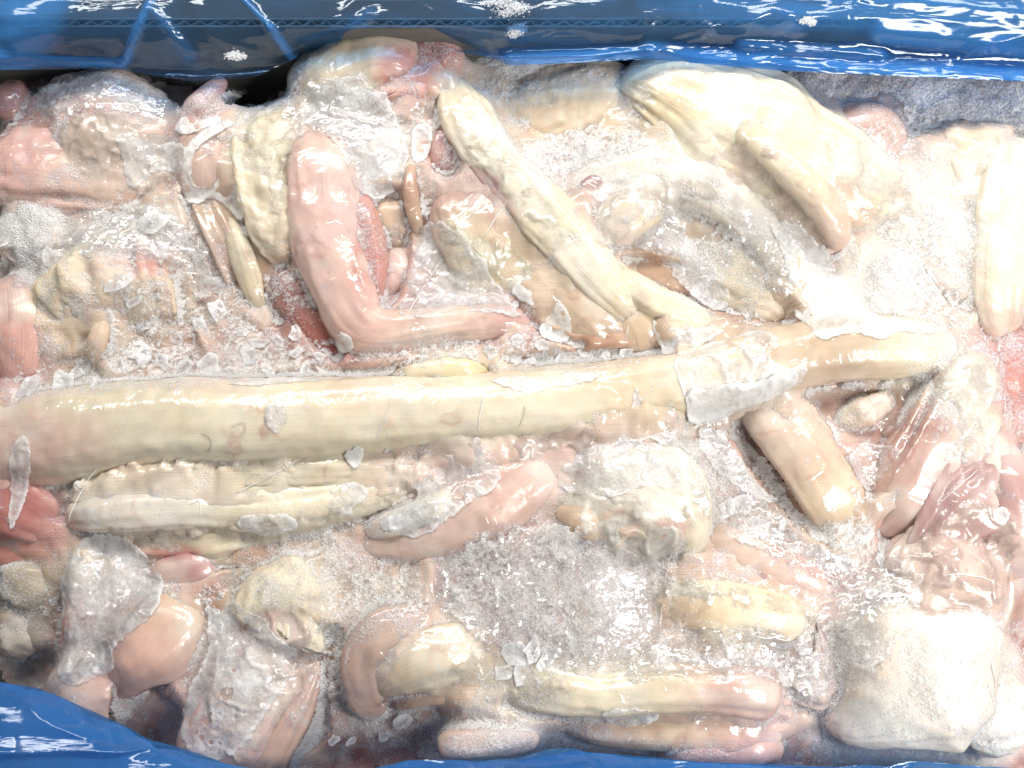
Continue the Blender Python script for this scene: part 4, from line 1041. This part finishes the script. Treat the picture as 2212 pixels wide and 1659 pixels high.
ice_sheet("white ice sheet shaped like a torn leaf below the long tendon", [(868,1042),(905,1000),(950,978),(1006,982),(1030,938),(1046,968),(1080,972),(1086,1020),(1062,1062),(1016,1084),(958,1130),(900,1166),(840,1150),(800,1138),(880,1096),(905,1062)], S_, rag=.6, rimw=3)
ice_sheet("mauve grey patch of ice crystals on the white glazed lump", [(1196,1042),(1230,985),(1290,960),(1360,948),(1440,962),(1476,1006),(1462,1058),(1390,1050),(1330,1072),(1250,1072)], G_, rag=1.0)
ice_sheet("white ice drip hanging over the tan belly of the diagonal tendon", [(1098,622),(1132,590),(1150,592),(1142,615),(1190,625),(1232,672),(1238,728),(1196,732),(1160,716),(1178,668),(1130,646)], W_, rag=.5)
ice_sheet("pale ice shard pointing up beside the striped end of the diagonal tendon", [(1408,680),(1432,700),(1470,712),(1530,700),(1592,700),(1560,716),(1500,748),(1440,770),(1424,730)], S_, rag=.8)
ice_sheet("grey ice shard beside the slanting tendon", [(1858,968),(1890,948),(1965,962),(1930,1010),(1902,1062),(1876,1050),(1860,1010)], G_, rag=.8)
ice_sheet("narrow ice sheet along the left side of the tan band", [(1512,912),(1568,918),(1604,960),(1650,1020),(1706,1086),(1650,1066),(1590,1030),(1530,970)], S_, rag=.9)
ice_sheet("clear frosted ice sheet draped over the lower left pieces", [(140,1168),(200,1150),(262,1164),(300,1210),(340,1252),(336,1320),(300,1350),(262,1386),(206,1436),(150,1486),(104,1470),(112,1370),(92,1270),(128,1200)], S_, rag=1.0)
ice_sheet("lacy white ice sheet full of round holes on the knobbed tendon", [(420,1300),(500,1300),(556,1330),(600,1380),(640,1420),(600,1500),(560,1560),(500,1640),(440,1659),(390,1640),(360,1560),(420,1450),(440,1380)], S_, rag=1.0,
    holes=((520,1358,9),(515,1415,8),(488,1500,13),(437,1562,8),(505,1550,5),(460,1580,5),(470,1545,4),(525,1540,4),(425,1600,6),(445,1610,5),(410,1590,4),(465,1612,4),(540,1470,4),(500,1450,4),(480,1600,4),(450,1545,4)))
ice_sheet("ice bridge with round bubble holes over the glossy pink piece", [(180,1410),(222,1372),(246,1420),(240,1455),(200,1462),(150,1490),(120,1470)], S_, rag=.6, holes=((205,1418,12),(152,1466,6),(186,1440,4),(195,1448,4)))
ice_sheet("white ice tongue lying across the glossy pink piece", [(250,1372),(270,1330),(300,1290),(330,1270),(338,1300),(320,1340),(285,1360)], S_, rag=.6)
ice_sheet("white torn ice patch on the peach lobe at upper left", [(242,275),(300,290),(372,290),(400,318),(384,372),(330,345),(296,362),(258,396),(246,330)], S_, rag=.8, rimw=3)
ice_sheet("branching white ice vein over the fibrous band", [(486,246),(506,262),(470,276),(436,300),(410,330),(404,376),(418,396),(452,388),(474,366),(510,392),(530,444),(508,470),(470,424),(440,406),(400,432),(374,392),(386,330),(420,280)], W_, rag=.5)
ice_sheet("white ice blotch on the hidden top edge beside the pink nub", [(362,262),(396,240),(404,262),(430,255),(470,240),(480,256),(440,268),(390,284)], W_, rag=.5)
ice_sheet("pale ice plate on the lower bands of the long tendon", [(698,1066),(740,1038),(790,1046),(786,1076),(756,1090),(752,1112),(702,1104)], S_, rag=.6)
ice_sheet("small triangular ice plate on the lower band of the long tendon", [(734,976),(786,962),(780,990),(762,1012),(750,1002)], W_, rag=.4)
ice_sheet("round grey ice patch on the middle of the long tendon", [(578,880),(612,870),(630,886),(622,922),(602,946),(580,924)], G_, rag=.6)
ice_sheet("upright frosted sheet over the left end of the long tendon", [(4,985),(36,936),(56,948),(62,990),(40,1040),(18,1110),(-6,1150)], S_, rag=.5, rimw=2)
ice_sheet("oval white fleck on the lower part of the tan band", [(1786,1084),(1806,1072),(1820,1082),(1806,1106),(1788,1104)], W_, rag=.2)
ice_sheet("tiny white fleck on the middle of the tan band", [(1746,986),(1756,982),(1758,998),(1748,1000)], W_, rag=.1, smooth=2)
ice_sheet("clear bubble in the glaze on the mauve muscle", [(2136,1104),(2160,1092),(2172,1116),(2158,1138),(2138,1130)], S_, rag=.2)
ice_sheet("white ice scale at the elbow of the bent tendon", [(716,722),(742,716),(762,736),(760,752),(736,756),(720,746)], W_, rag=.4)
ice_sheet("long pale ice sheet along the foot of the lower tan strip", [(1290,1540),(1350,1530),(1420,1536),(1432,1556),(1400,1576),(1330,1580)], S_, rag=.6)
ice_sheet("faint pale ice patch on the white band at left", [(500,1120),(560,1108),(630,1112),(640,1140),(580,1160),(510,1150)], S_, rag=.6)
ice_sheet("fan shaped white ice veil joining the long tendon and the white lump", [(1368,835),(1380,850),(1392,900),(1440,930),(1490,960),(1500,990),(1460,985),(1410,945),(1382,955),(1350,962),(1330,950),(1362,905)], S_, rag=.6)

for lb, pl in [
    ("wide grainy frost veil below the white glazed lump, across the lower middle", [(945,1200),(1040,1170),(1180,1120),(1290,1180),(1400,1200),(1460,1240),(1440,1330),(1420,1400),(1340,1440),(1200,1440),(1060,1400),(960,1330),(930,1260)]),
    ("grainy frost veil over the golden strip and the pink ended tendon", [(1420,1240),(1560,1270),(1500,1350),(1740,1380),(1800,1420),(1790,1530),(1730,1500),(1640,1450),(1480,1470),(1330,1470),(1400,1400),(1440,1330)]),
    ("frost veil between the tan band and the white glazed lump", [(1490,940),(1580,950),(1680,1070),(1780,1180),(1880,1220),(1860,1290),(1740,1220),(1560,1150),(1500,1110),(1480,1020)]),
    ("frost veil spread under the mauve muscle beside the white slab", [(1840,1240),(1960,1190),(2000,1260),(1960,1340),(1900,1420),(1840,1520),(1790,1440),(1820,1330)]),
    ("frost veil on the upper part of the frosted left lobe", [(110,470),(240,420),(380,450),(450,560),(430,640),(340,560),(240,520),(150,560)]),
    ("frost veil over the pale shoulder and cream hood near the top", [(600,220),(700,170),(820,190),(850,260),(780,330),(700,290),(620,290)]),
    ("frost veil on the peach lobe just under the far film", [(60,160),(230,150),(360,190),(380,260),(250,230),(140,250),(70,230)]),
    ("frost veil over the right end of the white arch", [(1560,420),(1660,450),(1740,540),(1720,660),(1640,600),(1580,520)]),
]: ice_sheet(lb, pl, M_VEILICE, rag=2.2, lift=.3, top=TOPB, fade=-.35, rimw=6, cat="frost veil", name="frost_veil")

# ------------------------------------------------------------------ loose ice chips
def topz(x, y):
    i = int((x - X0) / GS); j = int((y - Y0) / GS)
    return TOP[min(max(j, 0), NY - 1), min(max(i, 0), NX - 1)]
def ice_chip(vx, vy, size, label, group, mat=None, seed=0):
    rg = random.Random(seed)
    p = at(vx, vy, .015); z = topz(p[0], p[1]); p = at(vx, vy, z)
    k = rg.randint(8, 11); a0 = rg.uniform(0, 6.28); el = rg.uniform(.45, .9); t = rg.uniform(.5, .9) * MM
    ring = []
    for m in range(k):
        a = 2 * math.pi * (m + rg.uniform(-.25, .25)) / k
        r = size * rg.uniform(.6, 1.15)
        ring.append((r * math.cos(a), r * math.sin(a) * el))
    V, F, rim = [], [], []
    for zz, sc in ((0, 1.0), (t, .96), (t * 1.25, .55)):
        for (x, y) in ring: V.append((x * sc, y * sc, zz)); rim.append(rg.uniform(-.2, .7) if sc > .9 else -.1)
    V.append((0, 0, t * 1.3)); rim.append(-.3); V.append((0, 0, 0)); rim.append(-.3)
    for m in range(k):
        n2_ = (m + 1) % k
        for l in (0, 1):
            a, b = l * k + m, l * k + n2_
            F.append((a, b, b + k)); F.append((a, b + k, a + k))
        F.append((2 * k + m, 2 * k + n2_, 3 * k)); F.append((n2_, m, 3 * k + 1))
    o = make_mesh("ice_chip", V, F, mat or S_, {"rim": ('FLOAT', rim)}, smooth=False)
    o.location = (p[0], p[1], z - .0002)
    o.rotation_euler = (rg.uniform(-.16, .16), rg.uniform(-.16, .16), a0)
    return tag(o, label, "ice chip", group)
CH = [(110,560),(330,480),(255,610),(290,650),(430,700),(470,670),(520,720),(560,740),(600,735),(640,760),(690,770),(300,760),(260,790),(350,780),(400,790),(450,790),(500,800),(540,770),(170,800),(230,690),
      (340,540),(470,620),(640,720),(580,800),(380,730),(140,830),(60,840),(210,830),(660,800),(310,700)]
for k, (x, y) in enumerate(CH):
    ice_chip(x, y, random.uniform(.0035, .0085), "flat translucent ice chip in the icy patch left of the bent tendon", "ice chips left of the bent tendon", seed=k, mat=[S_, S_, G_][k % 3])
for k, (x, y) in enumerate([(1115,735),(1170,745),(1210,775),(1260,760),(1310,770),(1140,785),(1060,760),(1350,765)]):
    ice_chip(x, y, random.uniform(.003, .006), "small ice chip in the crevice just above the middle of the long tendon", "ice chips above the long tendon", seed=100 + k, mat=G_ if k % 2 else S_)
for k, (x, y) in enumerate([(1115,1415),(1150,1405),(1180,1425),(1090,1450),(1130,1455)]):
    ice_chip(x, y, random.uniform(.004, .008), "clear ice chip between the curled tendon and the pink ended tendon", "ice chips by the curled tendon", seed=200 + k)
for k, (x, y) in enumerate([(1540,1040),(1600,1090),(1640,1130),(1700,1150),(1570,1100),(1760,1190),(1820,1215),(1900,1210)]):
    ice_chip(x, y, random.uniform(.0035, .007), "ragged ice chip in the frost left of and below the tan band", "ice chips by the tan band", seed=300 + k, mat=S_)
for k, (x, y) in enumerate([(870,1560),(720,1600),(680,1480),(760,1600),(830,1590)]):
    ice_chip(x, y, random.uniform(.003, .006), "small ice chip in the snow at the bottom below the curled tendon", "ice chips at the bottom", seed=400 + k)

# ------------------------------------------------------------------ hairs
def hair(vpts, label):
    P = []
    for x, y in vpts:
        p = at(x, y, .028); z = topz(p[0], p[1]) + .0007; P.append(at(x, y, z))
    P = catmull(np.array(P), 24); Tn = np.gradient(P, axis=0); Tn /= np.linalg.norm(Tn, axis=1)[:, None]
    lat = np.cross(Tn, [0, 0, 1.0]); lat /= np.linalg.norm(lat, axis=1)[:, None]; up = np.cross(lat, Tn)
    a = np.arange(5) * 2 * np.pi / 5
    r = .00009 * np.interp(np.arange(24), [0, 20, 23], [1, .8, .2])[:, None, None]
    V = P[:, None] + (lat[:, None] * np.cos(a)[None, :, None] + up[:, None] * np.sin(a)[None, :, None]) * r
    i = np.arange(23)[:, None]; j = np.arange(5)[None]
    F = np.stack([i * 5 + j, i * 5 + (j + 1) % 5, (i + 1) * 5 + (j + 1) % 5, (i + 1) * 5 + j], -1).reshape(-1, 4)
    return tag(make_mesh("hair", V.reshape(-1, 3), F, M_HAIR), label, "hair")
hair([(436,937),(450,944),(456,956),(452,970),(447,977)], "short curled dark hair on the left half of the long tendon")
hair([(1133,877),(1132,892),(1127,908),(1120,923)], "short straight dark hair on the middle of the long tendon")
hair([(1995,1222),(2010,1220),(2024,1224),(2034,1230)], "fine dark hair on the folded mauve muscle")
hair([(2076,340),(2074,350),(2075,360)], "tiny dark hair on the fatty knob near the upper right")

# ------------------------------------------------------------------ cracks and threads in the glaze
def ice_thread(vpts, label, r=.00022):
    P = []
    V0 = catmull(np.array(vpts, float), 60)
    for x, y in V0:
        p = at(x, y, .024); z = max(topz(p[0], p[1]), TOPS[int((p[1] - Y0) / GS), int((p[0] - X0) / GS)]) + .0003; P.append(at(x, y, z))
    P = np.array(P); P[:, 2] = np.convolve(np.pad(P[:, 2], 3, mode='edge'), np.ones(7) / 7, 'valid')
    P = P + np.stack([vnoise(P, .004, 3), vnoise(P, .004, 4), 0 * P[:, 0]], 1) * .0004
    n = len(P); Tn = np.gradient(P, axis=0); Tn /= np.linalg.norm(Tn, axis=1)[:, None]
    lat = np.cross(Tn, [0, 0, 1.0]); lat /= np.linalg.norm(lat, axis=1)[:, None]; up = np.cross(lat, Tn)
    a = np.arange(5) * 2 * np.pi / 5
    rr = (r * (1 + .7 * vnoise(P, .006, 9)) * np.interp(np.arange(n), [0, 6, n - 8, n - 1], [.2, 1, 1, .1]))[:, None, None]
    V = P[:, None] + (lat[:, None] * np.cos(a)[None, :, None] + up[:, None] * np.sin(a)[None, :, None]) * rr
    i = np.arange(n - 1)[:, None]; j = np.arange(5)[None]
    F = np.stack([i * 5 + j, i * 5 + (j + 1) % 5, (i + 1) * 5 + (j + 1) % 5, (i + 1) * 5 + j], -1).reshape(-1, 4)
    o = make_mesh("ice_thread", V.reshape(-1, 3), F, M_FILM_W, {"rim": ('FLOAT', np.full(n * 5, .2))})
    return tag(o, label, "ice thread")
for vp, lb in [
    ([(300,868),(262,930),(215,1000),(160,1090),(148,1130)], "thin crack line slanting across the left end of the long tendon"),
    ([(655,985),(600,1020),(540,1050),(470,1082)], "thin ice line slanting from the middle band of the long tendon"),
    ([(1047,832),(1042,870),(1036,905),(1032,940)], "upright thin ice thread on the middle of the long tendon"),
    ([(852,826),(845,862),(830,910),(800,965)], "slanting thin ice thread left of the upright one on the long tendon"),
    ([(1062,410),(1020,460),(980,515),(950,560)], "left fold line across the glazed bulb"),
    ([(1098,430),(1058,490),(1020,550),(980,600)], "middle fold line across the glazed bulb"),
    ([(1130,470),(1108,540),(1080,600)], "right fold line across the glazed bulb"),
    ([(955,560),(915,620),(880,680)], "ridge line in the grey crumpled ice sheet"),
    ([(1148,592),(1180,640),(1260,690),(1345,745)], "long pale line along the tan belly of the diagonal tendon"),
    ([(1350,740),(1362,690),(1385,640)], "pale thread between the tan belly and the striped end"),
    ([(1680,1070),(1710,1052),(1760,1040),(1790,1040)], "thin crack across the middle of the tan band"),
    ([(1452,1190),(1440,1240),(1430,1310),(1425,1370)], "upright film edge in the frost below the white glazed lump"),
    ([(1960,1180),(2010,1110),(2060,1060),(2120,1010)], "beaded ice thread along the upper rim of the mauve muscle"),
    ([(2000,1260),(2060,1240),(2130,1250),(2190,1280)], "pale crease across the wet belly of the mauve muscle"),
    ([(410,1090),(430,1082),(432,1110),(424,1140)], "upright film edge where the two white bands meet"),
]: ice_thread(vp, lb)

# ------------------------------------------------------------------ bubbles frozen into the glaze
def beads(zone, n, label, seed, rmin, rmax):
    rg = np.random.default_rng(seed); uvs = 8
    d, (j0, j1, i0, i1) = poly_field(zone, .004, .016)
    jj, ii = np.nonzero(d > 0); k = rg.integers(0, len(jj), n)
    c = np.stack([gx[i0 + ii[k]], gy[j0 + jj[k]], TOP[j0 + jj[k], i0 + ii[k]]], 1)
    th = np.linspace(0, np.pi / 2, 4); ph = np.arange(uvs) * 2 * np.pi / uvs
    S = np.array([(np.cos(t) * np.cos(p), np.cos(t) * np.sin(p), np.sin(t) * .7) for t in th[:3] for p in ph] + [(0, 0, .7)])
    Fs = []
    for r_ in range(2):
        for q_ in range(uvs):
            a_, b_ = r_ * uvs + q_, r_ * uvs + (q_ + 1) % uvs
            Fs += [(a_, b_, b_ + uvs), (a_, b_ + uvs, a_ + uvs)]
    Fs += [(2 * uvs + q_, 2 * uvs + (q_ + 1) % uvs, 3 * uvs) for q_ in range(uvs)]
    rad = rg.uniform(rmin, rmax, n)
    V = S[None] * rad[:, None, None] + c[:, None]
    F = np.array(Fs)[None] + (np.arange(n) * len(S))[:, None, None]
    rim = np.tile(np.concatenate([np.full(uvs, .9), np.full(uvs, .1), np.full(uvs, -.7), [-.8]]), n)
    o = make_mesh("ice_bubbles", V.reshape(-1, 3), F.reshape(-1, 3), M_FILM, {"rim": ('FLOAT', rim)})
    return tag(o, label, "ice bubbles", kind="stuff")
beads([(990,1240),(1150,1230),(1240,1290),(1260,1400),(1120,1440),(1000,1380),(960,1300)], 150, "bubbly ice in the frost sheet below the pointed pink tendon", 1, .0005, .0013)
beads([(410,1255),(480,1270),(520,1330),(480,1380),(420,1340)], 70, "round bubbles in the ice beside the glossy pink piece", 2, .0006, .0018)
# ------------------------------------------------------------------ cardboard box
def box_mesh(name, x0, x1, y0, y1, z0, z1, mat):
    V = [(x, y, z) for z in (z0, z1) for y in (y0, y1) for x in (x0, x1)]
    F = [(0, 2, 3, 1), (4, 5, 7, 6), (0, 1, 5, 4), (2, 6, 7, 3), (0, 4, 6, 2), (1, 3, 7, 5)]
    return make_mesh(name, V, F, mat, smooth=False)
ZT = .040
YW = float(at(1100, 58, ZT)[1])           # inner face of the far wall
box = tag(empty("cardboard_box", (0, 0, -.06)), "open grey cardboard box with blue lining holding the frozen pieces", "box")
WT = .0045
child(box_mesh("box_floor", -.32, .32, -.26, YW + WT, -.066, -.060, M_CARD), box)
# far wall: two facing sheets with corrugated medium between them
far_wall = child(box_mesh("far_wall", -.32, .32, YW, YW + .0007, -.0595, ZT, M_CARD), box)
child(box_mesh("outer_sheet", -.32, .32, YW + WT - .0007, YW + WT, -.0595, ZT, M_CARD), box)
xs = np.arange(-.315, .315, .0007)
yc = YW + WT / 2 + (WT / 2 - .0009) * np.sin(xs / .0075 * 2 * np.pi + 1.1 * vnoise(np.stack([xs, xs * 0, xs * 0], 1), .03, 5)) * (.8 + .2 * vnoise(np.stack([xs, xs * 0, xs * 0], 1), .012, 6))
V = []
for dy in (-.0002, .0002):
    for z in (-.0595, ZT - .0004): V += [(x, y + dy, z) for x, y in zip(xs, yc)]
n = len(xs); i = np.arange(n - 1)
F = np.vstack([np.stack([i, i + 1, i + 1 + n, i + n], 1), np.stack([i + 2 * n + 1, i + 2 * n, i + 3 * n, i + 3 * n + 1], 1), np.stack([i + n, i + n + 1, i + 3 * n + 1, i + 3 * n], 1)])
cg = make_mesh("corrugation", V, F, M_CARD); cg.parent = far_wall; cg.matrix_parent_inverse = (box.matrix_basis @ far_wall.matrix_parent_inverse @ far_wall.matrix_basis).inverted()
child(box_mesh("side_wall", -.326, -.3205, -.26, YW + WT, -.0595, ZT, M_CARD), box)
child(box_mesh("side_wall", .3205, .326, -.26, YW + WT, -.0595, ZT, M_CARD), box)
child(box_mesh("near_wall", -.32, .32, -.266, -.2605, -.0595, .02, M_CARD), box)
# flap folded out behind the far wall
fl = box_mesh("flap", -.31, .31, YW + .020, YW + .16, ZT - .012, ZT - .007, M_FLAP); child(fl, box)

# ------------------------------------------------------------------ blue plastic lining
liner = tag(empty("plastic_liner", (0, 0, 0)), "crumpled translucent blue plastic film lining the box", "plastic film")
def liner_sheet(name, profile, xr, res, seed, amp, layers, streaks=(), hang=None):
    """profile: rows of control lines, each a list of (plan x, plan y, z mm); lofted"""
    xs_v = np.linspace(xr[0], xr[1], int((xr[1] - xr[0]) * .000226 / res))
    rows = []
    for line in profile:
        L = np.array(line, float)
        vy = np.interp(xs_v, L[:, 0], L[:, 1]); vz = np.interp(xs_v, L[:, 0], L[:, 2])
        k = max(1, int(len(xs_v) * 25 / (xr[1] - xr[0])))
        ker = np.ones(k) / k
        sm = lambda a: np.convolve(np.pad(a, (k, k), mode='edge'), ker, 'same')[k:-k]
        rows.append(np.stack([xs_v, sm(vy), sm(vz)], 1))
    rows = np.array(rows)                                # rows, nx, 3
    nt = 110
    G = catmull(rows.reshape(len(rows), -1), nt).reshape(nt, len(xs_v), 3)
    P = at(G[..., 0], G[..., 1], G[..., 2] * MM)
    nt, nx = P.shape[:2]
    Q = P.reshape(-1, 3)
    gv = G.reshape(-1, 3)
    # crumple: ridged folds mostly along the wall
    aa = Q * np.array([.45, 1.3, 1.0])
    r1 = 1 - np.abs(fbm(aa, .030, seed, 3)) * 2.2
    r2 = 1 - np.abs(fbm(Q + .3, .014, seed + 4, 3)) * 2.2
    cre = np.clip(1 - np.abs(fbm(aa, .045, seed + 12, 1)) * 5, 0, 1) ** 2 + .6 * np.clip(1 - np.abs(fbm(aa * np.array([1, .8, 1]) + .5, .028, seed + 14, 1)) * 5, 0, 1) ** 2
    dz = amp * (.0016 * r1 + .0030 * cre + .004 * fbm(aa, .08, seed + 8, 2))
    lay = np.full(len(Q), layers) + .16 * fbm(aa, .05, seed + 30, 3) + .10 * np.clip(r1, 0, 1) ** 4
    for (sx0, sy0, sx1, sy1, wdt, k) in streaks:          # pleats: folded layers
        d = np.array([sx1 - sx0, sy1 - sy0]); L = np.hypot(*d)
        t = np.clip(((gv[:, 0] - sx0) * d[0] + (gv[:, 1] - sy0) * d[1]) / L ** 2, 0, 1)
        dist = np.hypot(gv[:, 0] - sx0 - t * d[0], gv[:, 1] - sy0 - t * d[1]) / wdt
        f = np.exp(-dist ** 4)
        lay = lay * (1 - f) + np.maximum(lay, k) * f
        dz = dz + .0025 * np.exp(-(dist * 1.2) ** 2)
    Q = Q + np.stack([0 * dz, -dz * .5, dz], 1)
    i = np.arange(nt - 1)[:, None]; j = np.arange(nx - 1)[None]
    F = np.stack([i * nx + j, i * nx + j + 1, (i + 1) * nx + j + 1, (i + 1) * nx + j], -1).reshape(-1, 4)
    o = make_mesh(name, Q, F, M_LINER, {"layers": ('FLOAT', np.clip(lay, .02, .97))})
    return child(o, liner)
# far side: from over the wall down to the heap
liner_sheet("far_film", [
    [(-80,-120,46),(2300,-140,46)],
    [(-80,-20,50),(1100,-20,50),(2300,-30,50)],
    [(-80,60,46),(1100,52,46),(2300,60,46)],
    [(-80,105,36),(500,120,34),(660,85,34),(760,62,36),(920,58,36),(1020,80,36),(1100,95,36),(1700,115,36),(2300,130,36)],
    [(-80,152,22),(240,148,22),(420,176,18),(560,165,18),(650,120,20),(760,84,22),(900,76,22),(1000,92,22),(1060,125,24),(1100,142,28),(1400,122,32),(1700,150,34),(2300,178,34)]],
    (-80, 2300), .0016, 5, 1.0, .06,
    streaks=[(110,-20,20,160,55,.6), (30,30,0,160,50,.7), (335,-20,265,135,10,.7), (510,-20,585,60,7,.7), (585,60,650,150,9,.7), (0,128,260,136,12,.65), (330,20,410,120,14,.35), (800,30,700,120,16,.3),
             (1400,-20,1700,40,40,.45), (1700,30,2300,60,30,.55), (1800,-10,2300,30,24,.6), (1100,130,1400,112,14,.6), (1400,112,1800,148,22,.6), (1800,150,2300,172,22,.6), (1900,70,2300,110,24,.7), (1600,100,1900,120,16,.5)])
# folded back layer along the right half
liner_sheet("far_fold", [
    [(980,110,24),(1150,140,26),(1400,128,28),(1700,154,30),(2300,180,30)],
    [(980,110,24),(1150,126,26),(1400,110,28),(1700,126,30),(2300,140,30)],
    [(980,110,24),(1150,112,23),(1400,92,24),(1700,100,26),(2300,100,26)],
    [(980,110,24),(1150,100,20),(1400,76,20),(1700,70,22),(2300,60,22)]],
    (980, 2300), .0018, 15, .7, .22, streaks=[(1500,130,2300,160,20,.6)])
# near side: fold lying over the lower left corner and along the bottom
liner_sheet("near_film", [
    [(-80,1462,30),(0,1474,30),(70,1482,31),(130,1502,32),(200,1545,32),(260,1556,32),(330,1588,32),(420,1628,31),(520,1652,30),(640,1668,28),(780,1662,28),(880,1636,28),(1000,1636,28),(1110,1634,28),(1180,1620,29),(1240,1616,30),(1330,1628,29),(1500,1640,28),(1750,1654,26),(1950,1640,25),(2010,1645,25),(2300,1666,24)],
    [(-80,1500,38),(0,1510,38),(130,1540,39),(330,1620,38),(520,1680,36),(780,1690,34),(1100,1660,33),(1240,1645,34),(1500,1668,32),(2300,1690,30)],
    [(-80,1580,44),(130,1600,44),(400,1690,42),(780,1740,38),(1240,1700,38),(2300,1740,34)],
    [(-80,1690,46),(400,1760,44),(1240,1790,40),(2300,1800,36)],
    [(-80,1850,44),(2300,1880,36)]],
    (-80, 2300),   .0013, 25, 1.2, .42, streaks=[])
# return layer beneath the near fold
liner_sheet("near_return", [
    [(-80,1466,28.6),(70,1486,29.6),(130,1506,30.6),(330,1592,30.6),(520,1656,28.6),(780,1666,26.6),(880,1640,26.6),(1110,1638,26.6),(1240,1620,28.6),(1500,1644,26.6),(2300,1670,22.6)],
    [(-80,1530,24),(130,1560,25),(330,1640,25),(780,1700,22),(1240,1670,23),(2300,1710,19)],
    [(-80,1640,20),(330,1720,20),(1240,1760,18),(2300,1800,16)]],
    (-80, 2300), .002, 35, .4, .6)
# bits of snow clinging to the far film
def snow_bit(vx, vy, z, size, label, seed):
    rg = np.random.default_rng(seed); n = 900
    c = at(vx, vy, z); cc_ = rg.uniform(-.8, .8, (6, 3)); p = (rg.normal(size=(n, 3)) * .28 + cc_[rg.integers(0, 6, n)]) * np.array([size, size * .6, size * .25])
    s = (.0002 + .00035 * rg.random(n))[:, None] * rg.uniform(.5, 1.2, (n, 3))
    q = rg.normal(size=(n, 4)); q /= np.linalg.norm(q, axis=1)[:, None]
    V = quat_rot(q, oct_v[None] * s[:, None]) + p[:, None]
    F = oct_f[None] + (np.arange(n) * 6)[:, None, None]
    o = make_mesh("snow_clump", V.reshape(-1, 3), F.reshape(-1, 3), M_CRYS, smooth=False)
    o.location = c
    return tag(o, label, "snow clump")
snow_bit(1092, 12, .055, .0085, "bigger clump of ice grains on the far film at the top edge", 1)
snow_bit(1120, 66, .046, .0045, "small clump of ice grains on the far film below the bigger one", 2)
snow_bit(510, 118, .040, .004, "loose ice grains on the far film left of the arched lobe", 3)
snow_bit(1745, 48, .053, .003, "tiny clump of ice grains on the blue film at upper right", 4)
